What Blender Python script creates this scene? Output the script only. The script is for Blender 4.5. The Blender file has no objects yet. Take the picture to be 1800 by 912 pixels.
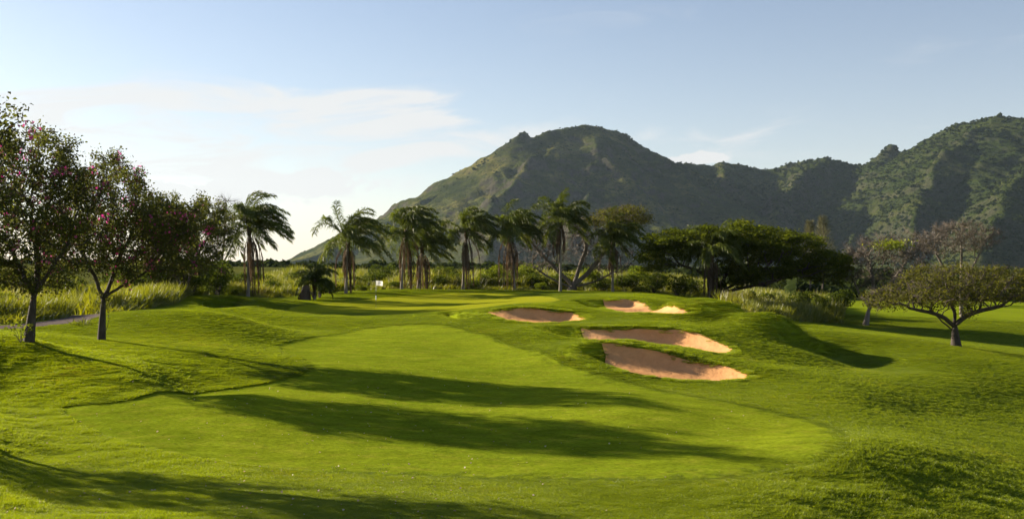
import bpy, math, random
import numpy as np
from math import radians, pi
rng = np.random.default_rng(7)
random.seed(7)
sc = bpy.context.scene
COL = sc.collection

# ------------------------------------------------------------------ camera, sky, sun, exposure
F = 1766.0          # focal length in photo pixels (photo is 1800 wide)
HZ = 475.0          # photo row of the level horizon
cam_d = bpy.data.cameras.new('camera')
cam_d.sensor_width = 36.0
cam_d.lens = F / 1800.0 * 36.0
cam_d.shift_y = (HZ - 456.0) / 1800.0
cam_d.clip_start = 0.1
cam_d.clip_end = 20000.0
cam = bpy.data.objects.new('camera', cam_d)
cam.rotation_euler = (pi / 2, 0, 0)
COL.objects.link(cam)
sc.camera = cam

SUN_AZ = radians(-62.0)     # clockwise from the view direction (+Y)
SUN_EL = radians(20.5)
SKY_STRENGTH = 0.049
CLOUD = 5.75
SUN_STRENGTH = 5.0
EXPOSURE = 1.6
HAZE_DENSITY = 0.000027

sc.view_settings.view_transform = 'Standard'
sc.view_settings.look = 'None'
sc.view_settings.exposure = EXPOSURE
sc.view_settings.gamma = 1.0
sc.view_settings.use_curve_mapping = False
sc.cycles.use_denoising = True
sc.cycles.max_bounces = 6
sc.cycles.diffuse_bounces = 3
sc.cycles.transmission_bounces = 4
sc.cycles.transparent_max_bounces = 8
sc.cycles.volume_bounces = 1
sc.cycles.sample_clamp_indirect = 4.0


class NG:
    """tiny node-graph helper"""
    def __init__(self, tree):
        self.t = tree
        self.n = tree.nodes
        self.l = tree.links

    def node(self, kind, **kw):
        nd = self.n.new(kind)
        for k, v in kw.items():
            setattr(nd, k, v)
        return nd

    def set(self, sock, v):
        if hasattr(v, 'links') or isinstance(v, bpy.types.NodeSocket):
            self.l.new(v, sock)
        elif v is not None:
            sock.default_value = v

    def m(self, op, a, b=None, c=None, clamp=False):
        nd = self.node('ShaderNodeMath', operation=op, use_clamp=clamp)
        self.set(nd.inputs[0], a)
        if b is not None:
            self.set(nd.inputs[1], b)
        if c is not None:
            self.set(nd.inputs[2], c)
        return nd.outputs[0]

    def noise(self, vec, scale, detail=4.0, rough=0.55, dist=0.0):
        nd = self.node('ShaderNodeTexNoise')
        self.set(nd.inputs['Vector'], vec)
        nd.inputs['Scale'].default_value = scale
        nd.inputs['Detail'].default_value = detail
        nd.inputs['Roughness'].default_value = rough
        nd.inputs['Distortion'].default_value = dist
        return nd.outputs[0]

    def ramp(self, fac, stops, interp='LINEAR'):
        nd = self.node('ShaderNodeValToRGB')
        nd.color_ramp.interpolation = interp
        e = nd.color_ramp.elements
        while len(e) < len(stops):
            e.new(0.5)
        for el, (p, c) in zip(e, stops):
            el.position = p
            el.color = tuple(c) + (1.0,) if len(c) == 3 else c
        self.set(nd.inputs[0], fac)
        return nd.outputs[0]

    def mix(self, fac, a, b):
        nd = self.node('ShaderNodeMix', data_type='RGBA')
        self.set(nd.inputs[0], fac)
        for i, v in ((6, a), (7, b)):
            self.set(nd.inputs[i], v if not isinstance(v, tuple) or len(v) == 4 else v + (1.0,))
        return nd.outputs[2]

    def maprange(self, v, a, b, c=0.0, d=1.0, smooth=False):
        nd = self.node('ShaderNodeMapRange')
        if smooth:
            nd.interpolation_type = 'SMOOTHSTEP'
        self.set(nd.inputs[0], v)
        for i, x in zip((1, 2, 3, 4), (a, b, c, d)):
            nd.inputs[i].default_value = x
        return nd.outputs[0]


def px_az(px):
    return math.atan((px - 900.0) / F)


def px_el(px, py):
    return math.atan((HZ - py) / F * math.cos(px_az(px)))


def build_world():
    w = bpy.data.worlds.new('World')
    sc.world = w
    w.use_nodes = True
    g = NG(w.node_tree)
    bg = g.n['Background']
    sky = g.node('ShaderNodeTexSky', sky_type='NISHITA')
    sky.sun_disc = False
    sky.sun_elevation = SUN_EL
    sky.sun_rotation = SUN_AZ
    sky.altitude = 0.0
    sky.air_density = 1.0
    sky.dust_density = 0.35
    sky.ozone_density = 1.0
    tc = g.node('ShaderNodeTexCoord').outputs['Generated']
    sep = g.node('ShaderNodeSeparateXYZ')
    g.l.new(tc, sep.inputs[0])
    x, y, z = sep.outputs
    az = g.m('ARCTAN2', x, y)
    el = g.m('ARCSINE', z)
    cv = g.node('ShaderNodeCombineXYZ')
    g.set(cv.inputs[0], g.m('MULTIPLY', az, 9.0))
    g.set(cv.inputs[1], g.m('MULTIPLY', g.m('ADD', el, g.m('MULTIPLY', az, -0.06)), 46.0))
    wisp = g.noise(cv.outputs[0], 0.75, 8.0, 0.58, 0.9)
    cv2 = g.node('ShaderNodeCombineXYZ')
    g.set(cv2.inputs[0], g.m('MULTIPLY', az, 40.0))
    g.set(cv2.inputs[1], g.m('MULTIPLY', el, 70.0))
    cv2.inputs[2].default_value = 3.3
    puff = g.noise(cv2.outputs[0], 1.1, 6.0, 0.55, 0.2)

    def patch(px, py, wpx, hpx, k):
        a = g.m('DIVIDE', g.m('SUBTRACT', az, px_az(px)), wpx / F)
        e = g.m('DIVIDE', g.m('SUBTRACT', el, px_el(px, py)), hpx / F)
        q = g.m('ADD', g.m('MULTIPLY', a, a), g.m('MULTIPLY', e, e))
        return g.m('MULTIPLY', g.m('EXPONENT', g.m('MULTIPLY', q, -1.0)), k)

    def total(ps):
        s = ps[0]
        for p in ps[1:]:
            s = g.m('ADD', s, p)
        return s
    # streaks of cirrus: banks where the photograph has them, and a thin belt of the same stuff all round the sky
    belt = g.m('MULTIPLY', g.m('EXPONENT', g.m('MULTIPLY', g.m('POWER', g.m('DIVIDE', g.m('SUBTRACT', el, 0.17), 0.10), 2.0), -1.0)),
               g.maprange(g.noise(cv.outputs[0], 0.13, 2.0), 0.52, 0.75, 0.0, 0.6))
    cir = total([patch(430, 190, 330, 46, 1.0), patch(150, 265, 330, 75, .85), patch(700, 172, 190, 15, .8),
                 patch(770, 232, 190, 26, .75), patch(430, 275, 420, 45, .6), patch(1400, 240, 330, 28, .55),
                 patch(1080, 245, 120, 16, .2), patch(620, 262, 260, 40, .5), patch(560, 205, 240, 26, .4), belt])
    cir = g.m('MINIMUM', g.m('MULTIPLY', cir, 0.62), 0.58)
    c1 = g.maprange(g.m('ADD', cir, g.m('MULTIPLY', g.m('SUBTRACT', wisp, 0.5), 3.4)), 0.05, 1.1, 0.0, 1.0, True)
    c1 = g.m('MULTIPLY', c1, g.m('MINIMUM', g.m('MULTIPLY', cir, 2.2), 1.0))
    cum = total([patch(1235, 276, 52, 13, .95), patch(1200, 282, 70, 7, .6), patch(560, 318, 130, 20, .8), patch(390, 345, 220, 28, .7), patch(200, 330, 160, 22, .6),
                 patch(560, 300, 30, 9, .4)])
    c2 = g.maprange(g.m('ADD', cum, g.m('MULTIPLY', g.m('SUBTRACT', puff, 0.5), 1.6)), 0.42, 0.8, 0.0, 1.0, True)
    c2 = g.m('MULTIPLY', c2, g.m('MINIMUM', g.m('MULTIPLY', cum, 1.5), 1.0))
    # haze whitens the air low over the horizon
    low = g.m('MULTIPLY', g.m('EXPONENT', g.m('MULTIPLY', g.m('MAXIMUM', el, 0.0), -7.0)), 0.55)
    fac = g.m('MINIMUM', g.m('ADD', g.m('ADD', g.m('MULTIPLY', c1, 0.9), g.m('MULTIPLY', c2, 0.8)), low), 0.92)
    air = g.node('ShaderNodeVectorMath', operation='MULTIPLY')
    g.l.new(sky.outputs[0], air.inputs[0])
    air.inputs[1].default_value = (1.03, 0.96, 0.98)
    colr = g.mix(fac, air.outputs[0], (CLOUD, CLOUD * 1.0, CLOUD * 0.99))
    g.l.new(colr, bg.inputs[0])
    bg.inputs[1].default_value = SKY_STRENGTH


build_world()
sun_d = bpy.data.lights.new('sun', 'SUN')
sun_d.energy = SUN_STRENGTH
sun_d.angle = radians(0.53)
sun_d.color = (1.0, 0.86, 0.66)
sun = bpy.data.objects.new('sun', sun_d)
COL.objects.link(sun)
sun.rotation_euler = (pi / 2 - SUN_EL, 0, -SUN_AZ + pi)
sun.location = (-60, 30, 40)
SUNV = np.array([math.sin(SUN_AZ) * math.cos(SUN_EL), math.cos(SUN_AZ) * math.cos(SUN_EL), math.sin(SUN_EL)])


# ------------------------------------------------------------------ helpers
def link(o, parent=None):
    COL.objects.link(o)
    if parent is not None:
        o.parent = parent
    return o


def tag(o, label=None, cat=None, group=None, kind=None):
    for k, v in (('label', label), ('category', cat), ('group', group), ('kind', kind)):
        if v:
            o[k] = v
    return o


def mesh(name, verts, faces, mat=None, smooth=True):
    """faces: int array (n,3) or (n,4)"""
    verts = np.asarray(verts, dtype=np.float32)
    faces = np.asarray(faces, dtype=np.int32)
    me = bpy.data.meshes.new(name)
    me.vertices.add(len(verts))
    me.vertices.foreach_set('co', verts.ravel())
    if len(faces):
        k = faces.shape[1]
        me.loops.add(faces.size)
        me.loops.foreach_set('vertex_index', faces.ravel())
        me.polygons.add(len(faces))
        me.polygons.foreach_set('loop_start', np.arange(0, faces.size, k, dtype=np.int32))
        me.polygons.foreach_set('loop_total', np.full(len(faces), k, dtype=np.int32))
        if smooth:
            me.polygons.foreach_set('use_smooth', np.ones(len(faces), dtype=bool))
    me.update(calc_edges=True)
    me.validate()
    if mat:
        me.materials.append(mat)
    return me


def obj(name, me, parent=None, loc=None):
    o = bpy.data.objects.new(name, me)
    if loc is not None:
        o.location = loc
    return link(o, parent)


def empty(name, loc):
    o = bpy.data.objects.new(name, None)
    o.location = [float(v) for v in loc]
    o.empty_display_size = 0.3
    return link(o)


def unit(v):
    v = np.asarray(v, float)
    return v / (np.linalg.norm(v, axis=-1, keepdims=True) + 1e-12)


def sstep(t):
    t = np.clip(t, 0, 1)
    return t * t * (3 - 2 * t)


_P = np.random.default_rng(99).permutation(512)


def perlin(x, y, seed=0):
    xi = np.floor(x).astype(int)
    yi = np.floor(y).astype(int)
    xf = x - xi
    yf = y - yi
    u = xf * xf * xf * (xf * (xf * 6 - 15) + 10)
    v = yf * yf * yf * (yf * (yf * 6 - 15) + 10)

    def gr(ix, iy, dx, dy):
        h = _P[(_P[(ix + seed * 17) & 511] + iy) & 511]
        a = h * (2 * pi / 512)
        return np.cos(a) * dx + np.sin(a) * dy
    n00 = gr(xi, yi, xf, yf)
    n10 = gr(xi + 1, yi, xf - 1, yf)
    n01 = gr(xi, yi + 1, xf, yf - 1)
    n11 = gr(xi + 1, yi + 1, xf - 1, yf - 1)
    return (n00 * (1 - u) + n10 * u) * (1 - v) + (n01 * (1 - u) + n11 * u) * v


def fbm(x, y, octs=5, gain=0.5, lac=2.03, seed=0, ridged=False):
    s = 0.0
    a = 1.0
    t = 0.0
    for i in range(octs):
        n = perlin(x, y, seed + i)
        if ridged:
            n = 0.5 - np.abs(n) * 1.4
        s = s + a * n
        t += a
        a *= gain
        x = x * lac + 13.7
        y = y * lac - 7.1
    return s / t * 1.5


def smooth_poly(pts, n=8, closed=True):
    p = np.asarray(pts, float)
    out = []
    N = len(p)
    rngi = range(N) if closed else range(N - 1)
    for i in rngi:
        if closed:
            a, b, c, d = p[(i - 1) % N], p[i], p[(i + 1) % N], p[(i + 2) % N]
        else:
            a, b, c, d = p[max(i - 1, 0)], p[i], p[i + 1], p[min(i + 2, N - 1)]
        for k in range(n):
            t = k / n
            out.append(0.5 * ((2 * b) + (-a + c) * t + (2 * a - 5 * b + 4 * c - d) * t * t + (-a + 3 * b - 3 * c + d) * t ** 3))
    if not closed:
        out.append(p[-1])
    return np.array(out)


def sdf(poly, x, y, margin=6.0):
    """signed distance to a closed polygon (negative inside); also the nearest point"""
    shp = x.shape
    x = x.ravel()
    y = y.ravel()
    lo = poly.min(0) - margin
    hi = poly.max(0) + margin
    sel = np.nonzero((x > lo[0]) & (x < hi[0]) & (y > lo[1]) & (y < hi[1]))[0]
    out = np.full(x.size, margin)
    near = np.stack([x, y], 1)
    if len(sel):
        px_, py_ = x[sel], y[sel]
        best = np.full(len(sel), 1e18)
        ins = np.zeros(len(sel), bool)
        nb = np.zeros((len(sel), 2))
        a = poly
        b = np.roll(poly, -1, 0)
        for (x0, y0), (x1, y1) in zip(a, b):
            dx, dy = x1 - x0, y1 - y0
            t = np.clip(((px_ - x0) * dx + (py_ - y0) * dy) / (dx * dx + dy * dy + 1e-12), 0, 1)
            qx, qy = x0 + t * dx, y0 + t * dy
            d2 = (px_ - qx) ** 2 + (py_ - qy) ** 2
            m = d2 < best
            best[m] = d2[m]
            nb[m, 0] = qx[m]
            nb[m, 1] = qy[m]
            cr = (y0 > py_) != (y1 > py_)
            ins ^= cr & (px_ < (x1 - x0) * (py_ - y0) / (y1 - y0 + 1e-15) + x0)
        dd = np.sqrt(best)
        out[sel] = np.where(ins, -dd, dd)
        near[sel] = nb
    return out.reshape(shp), near


# ------------------------------------------------------------------ terrain design (surveyed from the photograph: column, row, metres away)
CP = [
    (0, 912, 16), (450, 912, 17), (900, 912, 17.6), (1150, 912, 18.4), (1300, 912, 18.3), (1500, 912, 19.5), (1800, 912, 21.6),
    (0, 800, 22.3), (0, 765, 24.2), (250, 800, 23.3), (600, 800, 23.8), (900, 800, 24.2), (1250, 845, 20.8), (1440, 815, 22.8),
    (1500, 770, 25.5), (1650, 790, 26.6), (1800, 830, 27), (1600, 850, 22.5), (1400, 870, 20.2),
    (100, 717, 29.3), (0, 700, 30.6), (0, 640, 34), (330, 690, 33.2), (520, 660, 36.8), (600, 700, 32.8), (900, 700, 32.9),
    (1200, 700, 33), (1450, 710, 34), (1600, 720, 38), (1800, 700, 48), (1330, 760, 27.5), (1700, 740, 38),
    (50, 600, 36), (230, 650, 33.5), (400, 692, 31.5), (700, 745, 28.3), (1000, 780, 25.6), (1450, 805, 23),
    (178, 597, 42), (350, 615, 40.2), (560, 645, 38.2), (1110, 700, 31.5), (700, 665, 36.6), (100, 610, 38), (300, 610, 41),
    (-60, 600, 35), (-200, 610, 33), (-100, 760, 22),
    (300, 547, 53), (230, 549, 53), (400, 553, 55), (180, 561, 51), (130, 590, 45), (90, 588, 43), (90, 572, 48), (0, 582, 45), (200, 552, 62), (300, 540, 66),
    (480, 608, 47), (562, 588, 54), (700, 600, 50), (850, 600, 50.5), (720, 570, 60), (620, 560, 65), (480, 575, 58),
    (420, 540, 70), (330, 528, 76), (500, 540, 76), (390, 519, 84), (470, 525, 86), (560, 524, 95),
    (500, 545, 74), (660, 540, 80), (850, 530, 86), (760, 518, 98), (940, 516, 95), (700, 509, 103), (850, 510, 103), (620, 514, 101), (770, 555, 66),
    (1180, 667, 38.5), (1330, 662, 40), (1000, 636, 41.5), (1040, 596, 44.5), (1005, 605, 45), (1110, 601, 44), (1190, 617, 43.2), (1270, 639, 42), (1340, 645, 42),
    (1150, 603, 48.6), (1290, 618, 47.5), (1060, 571.5, 53), (1150, 572, 52.6), (1220, 581, 51.6), (915, 574, 55), (970, 571.5, 54), (1000, 594, 50),
    (950, 566, 60), (1036, 562, 60), (850, 547, 64.5), (890, 540, 64), (950, 540, 63.6), (1010, 548, 63), (1100, 562, 58),
    (1130, 550, 69), (1224, 546, 69), (1060, 525.5, 74.5), (1130, 527, 74.5), (1190, 534, 73.5), (1000, 524, 77), (1090, 515, 96), (1000, 514, 99), (1190, 522, 92),
    (1245, 527, 66), (1300, 541, 63.6), (1358, 560, 61.2), (1405, 575, 60.4), (1370, 640, 46), (1265, 560, 60), (1290, 590, 53),
    (1305, 568, 65), (1360, 594, 62), (1430, 619, 59.4), (1478, 630, 58.2), (1515, 647, 55),
    (1305, 580, 55.6), (1350, 597, 54.6), (1425, 622, 52.8), (1505, 650, 50.8), (1505, 601, 63), (1600, 628, 57), (1600, 655, 50), (1700, 680, 47), (1500, 690, 38),
    (1330, 572, 78), (1430, 574, 82), (1570, 590, 74), (1680, 609, 67), (1800, 637, 60), (1950, 660, 55),
    (1800, 606, 88), (1680, 575, 100), (1600, 550, 118), (1500, 552, 112), (1750, 548, 135), (1400, 553, 104), (1300, 545, 104), (1520, 573, 100),
    (1230, 527, 105), (1080, 511, 112), (900, 508, 116), (700, 508, 118), (500, 512, 116), (300, 516, 110), (100, 525, 90), (0, 535, 75), (-200, 545, 70),
    (900, 487, 138), (500, 485, 138), (1150, 490, 140), (300, 486, 132), (100, 492, 118), (0, 490, 112), (-200, 490, 110), (1400, 530, 150), (1750, 528, 165),
]
XYZ = [(14.2, 71.5, -3.1), (16.4, 68, -3.7), (18.4, 65.5, -4.0), (-26, 30, -2.0), (-45, 40, -1.6), (-40, 15, -2.2), (30, 22, -6.7), (45, 50, -6.6), (0, 8, -3.9), (-9, 8, -3.5), (9, 8, -5.0)]
_p = np.array([((p - 900) / F, math.log(d), -(r - HZ) / F * d) for p, r, d in CP] +
              [(x / max(y, 8), math.log(max(y, 8)), z) for x, y, z in XYZ])
_A = np.stack([_p[:, 0] * 1.3, _p[:, 1]], 1)


def _ker(r2):
    return 0.5 * r2 * np.log(r2 + 1e-12)


def _solve():
    n = len(_A)
    r2 = ((_A[:, None] - _A[None]) ** 2).sum(2)
    K = _ker(r2) + np.eye(n) * 0.00003
    Pm = np.concatenate([np.ones((n, 1)), _A], 1)
    M = np.zeros((n + 3, n + 3))
    M[:n, :n] = K
    M[:n, n:] = Pm
    M[n:, :n] = Pm.T
    return np.linalg.solve(M, np.concatenate([_p[:, 2], np.zeros(3)]))


_W = _solve()


def T0(x, y):
    shp = np.shape(x)
    x = np.ravel(np.asarray(x, float))
    y = np.ravel(np.asarray(y, float))
    yc = np.clip(y, 8.0, 165.0)
    u = np.clip(x / np.maximum(y, 8.0), -0.95, 0.95) * 1.3
    v = np.log(yc)
    out = np.full(x.size, _W[-3]) + _W[-2] * u + _W[-1] * v
    for (a, b), w in zip(_A, _W[:-3]):
        out += w * _ker((u - a) ** 2 + (v - b) ** 2)
    f = sstep((y - 140) / 260.0)
    out = out * (1 - f) + f * np.interp(x / np.maximum(y, 8.0), [0.12, 0.3], [-0.8, -4.0])
    return out.reshape(shp)


def hit(pp, height=None):
    """photo points -> points on the ground"""
    height = height or T
    pp = np.asarray(pp, float)
    d = np.geomspace(9, 165, 900)
    u = (pp[:, 0] - 900) / F
    s = -(pp[:, 1] - HZ) / F
    X = u[:, None] * d[None]
    Y = np.broadcast_to(d[None], X.shape)
    f = s[:, None] * d[None] - height(X, Y)
    out = []
    for i in range(len(pp)):
        k = np.nonzero(f[i] <= 0)[0]
        k = k[0] if len(k) else len(d) - 1
        if k > 0:
            t = f[i, k - 1] / (f[i, k - 1] - f[i, k] + 1e-12)
            dd = d[k - 1] + (d[k] - d[k - 1]) * min(max(t, 0), 1)
        else:
            dd = d[0]
        out.append((u[i] * dd, dd))
    return np.array(out)


# hollows scooped out of the ground: outline in the photo, floor line (two photo points on the front lip, how far below it), width of the side slope
CARVES = []


def scoop(pp, depth, width, lip=None):
    poly = smooth_poly(hit(pp, T0), 5)
    plane = None
    if lip is not None:
        q = hit(lip, T0)
        z = T0(q[:, 0], q[:, 1]) - np.array(depth)
        plane = (q[0, 0], z[0], (z[1] - z[0]) / (q[1, 0] - q[0, 0]))
    CARVES.append((poly, depth, width, plane))


def T(x, y):
    z = T0(x, y)
    x = np.asarray(x, float)
    y = np.asarray(y, float)
    for poly, dep, wid, plane in CARVES:
        s, _ = sdf(poly, x, y, 7.0)
        f = 1 - (1 - np.clip(-s / wid, 0, 1)) ** 1.8 if plane is not None else sstep(-s / wid)
        if plane is None:
            z = z - dep * f
        else:
            fl = plane[1] + (x - plane[0]) * plane[2]
            z = z + np.minimum(fl - z, -0.05) * f
    return z


scoop([(1008, 612), (1040, 602), (1110, 606), (1190, 620), (1270, 641), (1322, 661), (1270, 669), (1180, 667), (1090, 652), (1035, 633)], (0.12, 0.34), 1.25, [(1090, 652), (1270, 669)])
scoop([(915, 576), (970, 573), (1060, 573), (1150, 574), (1220, 583), (1292, 613), (1250, 620), (1170, 607), (1050, 598), (960, 589)], (0.12, 0.34), 1.2, [(1000, 593), (1250, 620)])
scoop([(850, 548), (890, 541), (950, 541), (1010, 549), (1036, 561), (980, 567), (900, 564), (862, 556)], (0.10, 0.22), 1.3, [(900, 564), (990, 567)])
scoop([(1003, 527), (1060, 527), (1130, 529), (1190, 536), (1226, 546), (1170, 552), (1090, 549), (1030, 541)], (0.08, 0.14), 1.3, [(1060, 547), (1170, 552)])
scoop([(762, 551), (800, 546), (838, 550), (830, 559), (790, 560)], 0.6, 1.5)
scoop([(325, 527), (380, 521), (440, 524), (455, 533), (400, 542), (340, 538)], 0.8, 2.2)


def G(px, d):
    """a spot on the ground under photo column px at distance d"""
    x = (px - 900) / F * d
    return np.array([x, d, float(T(np.array([x]), np.array([d]))[0])])


SAND = {}


def sand_outline(carve, cut_top, cut_bottom, inset, bulge):
    """the hollow's rim moved inward; the left end, beyond a slanted cut, stays grass"""
    p = smooth_poly(carve[::2], 4)
    t = unit(np.roll(p, -1, 0) - np.roll(p, 1, 0))
    n = np.stack([t[:, 1], -t[:, 0]], 1)
    w = (inset * 0.5 + 0.05 + 0.20 * fbm(p[:, 0] * 0.3, p[:, 1] * 0.3, 2, seed=8))[:, None].clip(0.04, 0.30)
    q = p + n * w
    if sdf(p, q[:, 0], q[:, 1])[0].mean() > 0:
        q = p - n * w
    y = (q[:, 1] - q[:, 1].min()) / np.ptp(q[:, 1])
    u = q[:, 0] / q[:, 1]
    lim = ((cut_bottom + (cut_top - cut_bottom) * y) - 900) / F
    k = u > lim
    st = [i for i in range(len(q)) if k[i] and not k[i - 1]]
    run = max(([(i + j) % len(q) for j in range(len(q))] for i in st), key=lambda r_: next((j for j, v in enumerate(r_) if not k[v]), len(q)))
    run = run[:next((j for j, v in enumerate(run) if not k[v]), len(q))]
    q = q[run]
    a, b = q[-1], q[0]
    mid = [a + (b - a) * f + np.array([bulge * math.sin(pi * f) * (0.6 + 0.8 * math.sin(7 * f)), 0]) for f in np.linspace(0, 1, 9)[1:-1]]
    return np.concatenate([q, np.array(mid)])


for k_, i_, args in (('front', 0, (1056, 1092, 0.12, 0.55)), ('middle', 1, (1010, 1050, 0.12, 0.5)), ('left', 2, (856, 884, 0.14, 0.4)), ('back', 3, (1056, 1100, 0.14, 0.5))):
    SAND[k_] = sand_outline(CARVES[i_][0], *args)
FAIRWAY = smooth_poly(hit([(562, 589), (520, 596), (481, 608), (515, 625), (540, 645), (500, 664), (430, 677), (330, 690), (220, 702), (130, 711), (102, 718),
                           (130, 742), (220, 778), (340, 803), (480, 822), (700, 836), (900, 842), (1100, 846), (1260, 842), (1390, 825), (1465, 802), (1497, 780),
                           (1480, 755), (1420, 735), (1330, 715), (1220, 695), (1100, 668), (1000, 640), (930, 612), (850, 585), (770, 570), (690, 572), (620, 580)]), 6)
GREEN = smooth_poly(hit([(500, 545), (560, 533), (640, 526), (720, 519), (800, 515), (900, 517), (960, 521), (985, 527), (930, 533), (870, 538), (830, 543), (760, 548), (700, 551), (600, 550), (540, 549)]), 6)
PATH_C = smooth_poly([(-46, 26), (-36, 36), (-29, 43), (-23.6, 47.8), (-22.6, 52.5), (-24.5, 57.5), (-29, 62), (-36, 66), (-46, 70)], 8, closed=False)
PATH_W = 1.1


def strip_poly(c, w):
    t = unit(np.gradient(c, axis=0))
    n = np.stack([-t[:, 1], t[:, 0]], 1)
    return np.concatenate([c + n * w, (c - n * w)[::-1]])


PATH = strip_poly(PATH_C, PATH_W)


# ------------------------------------------------------------------ materials
def new_mat(name):
    m = bpy.data.materials.new(name)
    m.use_nodes = True
    g = NG(m.node_tree)
    for n in list(g.n):
        if n.type != 'OUTPUT_MATERIAL':
            g.n.remove(n)
    out = [n for n in g.n if n.type == 'OUTPUT_MATERIAL'][0]
    return m, g, out


def pos(g):
    return g.node('ShaderNodeNewGeometry').outputs['Position']


def mat_ground(name, a, b, c, scale, bump=0.02, bscale=9.0, rough=0.9, stretch=None, grain=0.0):
    m, g, out = new_mat(name)
    p = pos(g)
    if stretch:
        mp = g.node('ShaderNodeMapping')
        g.l.new(p, mp.inputs[0])
        mp.inputs['Scale'].default_value = stretch
        p2 = mp.outputs[0]
    else:
        p2 = p
    n1 = g.noise(p, scale, 5.0, 0.6)
    n2 = g.noise(p, scale * 9.0, 4.0, 0.65)
    n3 = g.noise(p2, bscale, 6.0, 0.7)
    colr = g.ramp(n1, [(0.3, a), (0.7, b)])
    colr = g.mix(g.maprange(n2, 0.5, 0.75, 0.0, 0.55), colr, c)
    if grain:       # blade-sized flecks, lighter and darker
        mg = g.node('ShaderNodeMapping')
        g.l.new(p, mg.inputs[0])
        mg.inputs['Scale'].default_value = (0.5, 1.0, 1.0)
        n4 = g.noise(mg.outputs[0], 15.0, 3.0, 0.75)
        n5 = g.noise(mg.outputs[0], 1.6, 4.0, 0.7)
        hv = g.node('ShaderNodeHueSaturation')
        g.l.new(colr, hv.inputs['Color'])
        g.set(hv.inputs['Value'], g.m('MULTIPLY', g.maprange(n4, 0.25, 0.75, 1 - grain, 1 + grain), g.maprange(n5, 0.3, 0.7, 1 - grain * .55, 1 + grain * .55)))
        colr = hv.outputs[0]
    bs = g.node('ShaderNodeBsdfDiffuse')
    g.l.new(colr, bs.inputs['Color'])
    bp = g.node('ShaderNodeBump')
    bp.inputs['Strength'].default_value = 0.8
    bp.inputs['Distance'].default_value = bump
    g.l.new(n3, bp.inputs['Height'])
    g.l.new(bp.outputs[0], bs.inputs['Normal'])
    g.l.new(bs.outputs[0], out.inputs[0])
    return m, g, bs, colr


def mat_leaf(name, a, b, c=None, trans=0.45, gloss=0.06, per_obj=False, pscale=0.4):
    """thin leaf: diffuse + light coming through; colour varies leaf by leaf"""
    m, g, out = new_mat(name)
    if per_obj:
        r = g.node('ShaderNodeObjectInfo').outputs['Random']
    else:
        r = g.node('ShaderNodeNewGeometry').outputs['Random Per Island']
    n = g.noise(pos(g), pscale, 3.0)
    fac = g.m('ADD', g.m('MULTIPLY', r, 0.6), g.m('MULTIPLY', g.m('SUBTRACT', n, 0.3), 0.9), clamp=True)
    stops = [(0.1, a), (0.75, b)] + ([(0.97, c)] if c else [])
    colr = g.ramp(fac, stops)
    df = g.node('ShaderNodeBsdfDiffuse')
    tl = g.node('ShaderNodeBsdfTranslucent')
    gl = g.node('ShaderNodeBsdfGlossy')
    gl.inputs['Roughness'].default_value = 0.45
    g.l.new(colr, df.inputs[0])
    hs = g.node('ShaderNodeHueSaturation')
    hs.inputs['Saturation'].default_value = 1.1
    hs.inputs['Value'].default_value = 1.5
    hs.inputs['Hue'].default_value = 0.49
    g.l.new(colr, hs.inputs['Color'])
    g.l.new(hs.outputs[0], tl.inputs[0])
    mx = g.node('ShaderNodeMixShader')
    mx.inputs[0].default_value = trans
    g.l.new(df.outputs[0], mx.inputs[1])
    g.l.new(tl.outputs[0], mx.inputs[2])
    mg = g.node('ShaderNodeMixShader')
    mg.inputs[0].default_value = gloss
    g.l.new(mx.outputs[0], mg.inputs[1])
    g.l.new(gl.outputs[0], mg.inputs[2])
    g.l.new(mg.outputs[0], out.inputs[0])
    return m


def mat_bark(name, a, b, scale=3.0):
    m, g, out = new_mat(name)
    p = pos(g)
    mp = g.node('ShaderNodeMapping')
    g.l.new(p, mp.inputs[0])
    mp.inputs['Scale'].default_value = (1.0, 1.0, 0.3)
    n = g.noise(mp.outputs[0], scale * 3, 6.0, 0.65)
    n2 = g.noise(p, scale * 0.6, 3.0)
    colr = g.ramp(g.m('ADD', g.m('MULTIPLY', n, 0.6), g.m('MULTIPLY', n2, 0.4)), [(0.35, a), (0.65, b)])
    bs = g.node('ShaderNodeBsdfPrincipled')
    bs.inputs['Roughness'].default_value = 0.9
    bs.inputs['Specular IOR Level'].default_value = 0.2
    g.l.new(colr, bs.inputs['Base Color'])
    bp = g.node('ShaderNodeBump')
    bp.inputs['Strength'].default_value = 0.7
    bp.inputs['Distance'].default_value = 0.03
    g.l.new(n, bp.inputs['Height'])
    g.l.new(bp.outputs[0], bs.inputs['Normal'])
    g.l.new(bs.outputs[0], out.inputs[0])
    return m


def mat_plain(name, c, rough=0.6, metal=0.0):
    m, g, out = new_mat(name)
    n = g.noise(pos(g), 14.0, 4.0)
    colr = g.mix(g.maprange(n, 0.4, 0.8, 0.0, 0.25), c, tuple(v * 0.7 for v in c))
    bs = g.node('ShaderNodeBsdfPrincipled')
    g.l.new(colr, bs.inputs['Base Color'])
    bs.inputs['Roughness'].default_value = rough
    bs.inputs['Metallic'].default_value = metal
    g.l.new(bs.outputs[0], out.inputs[0])
    return m


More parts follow.
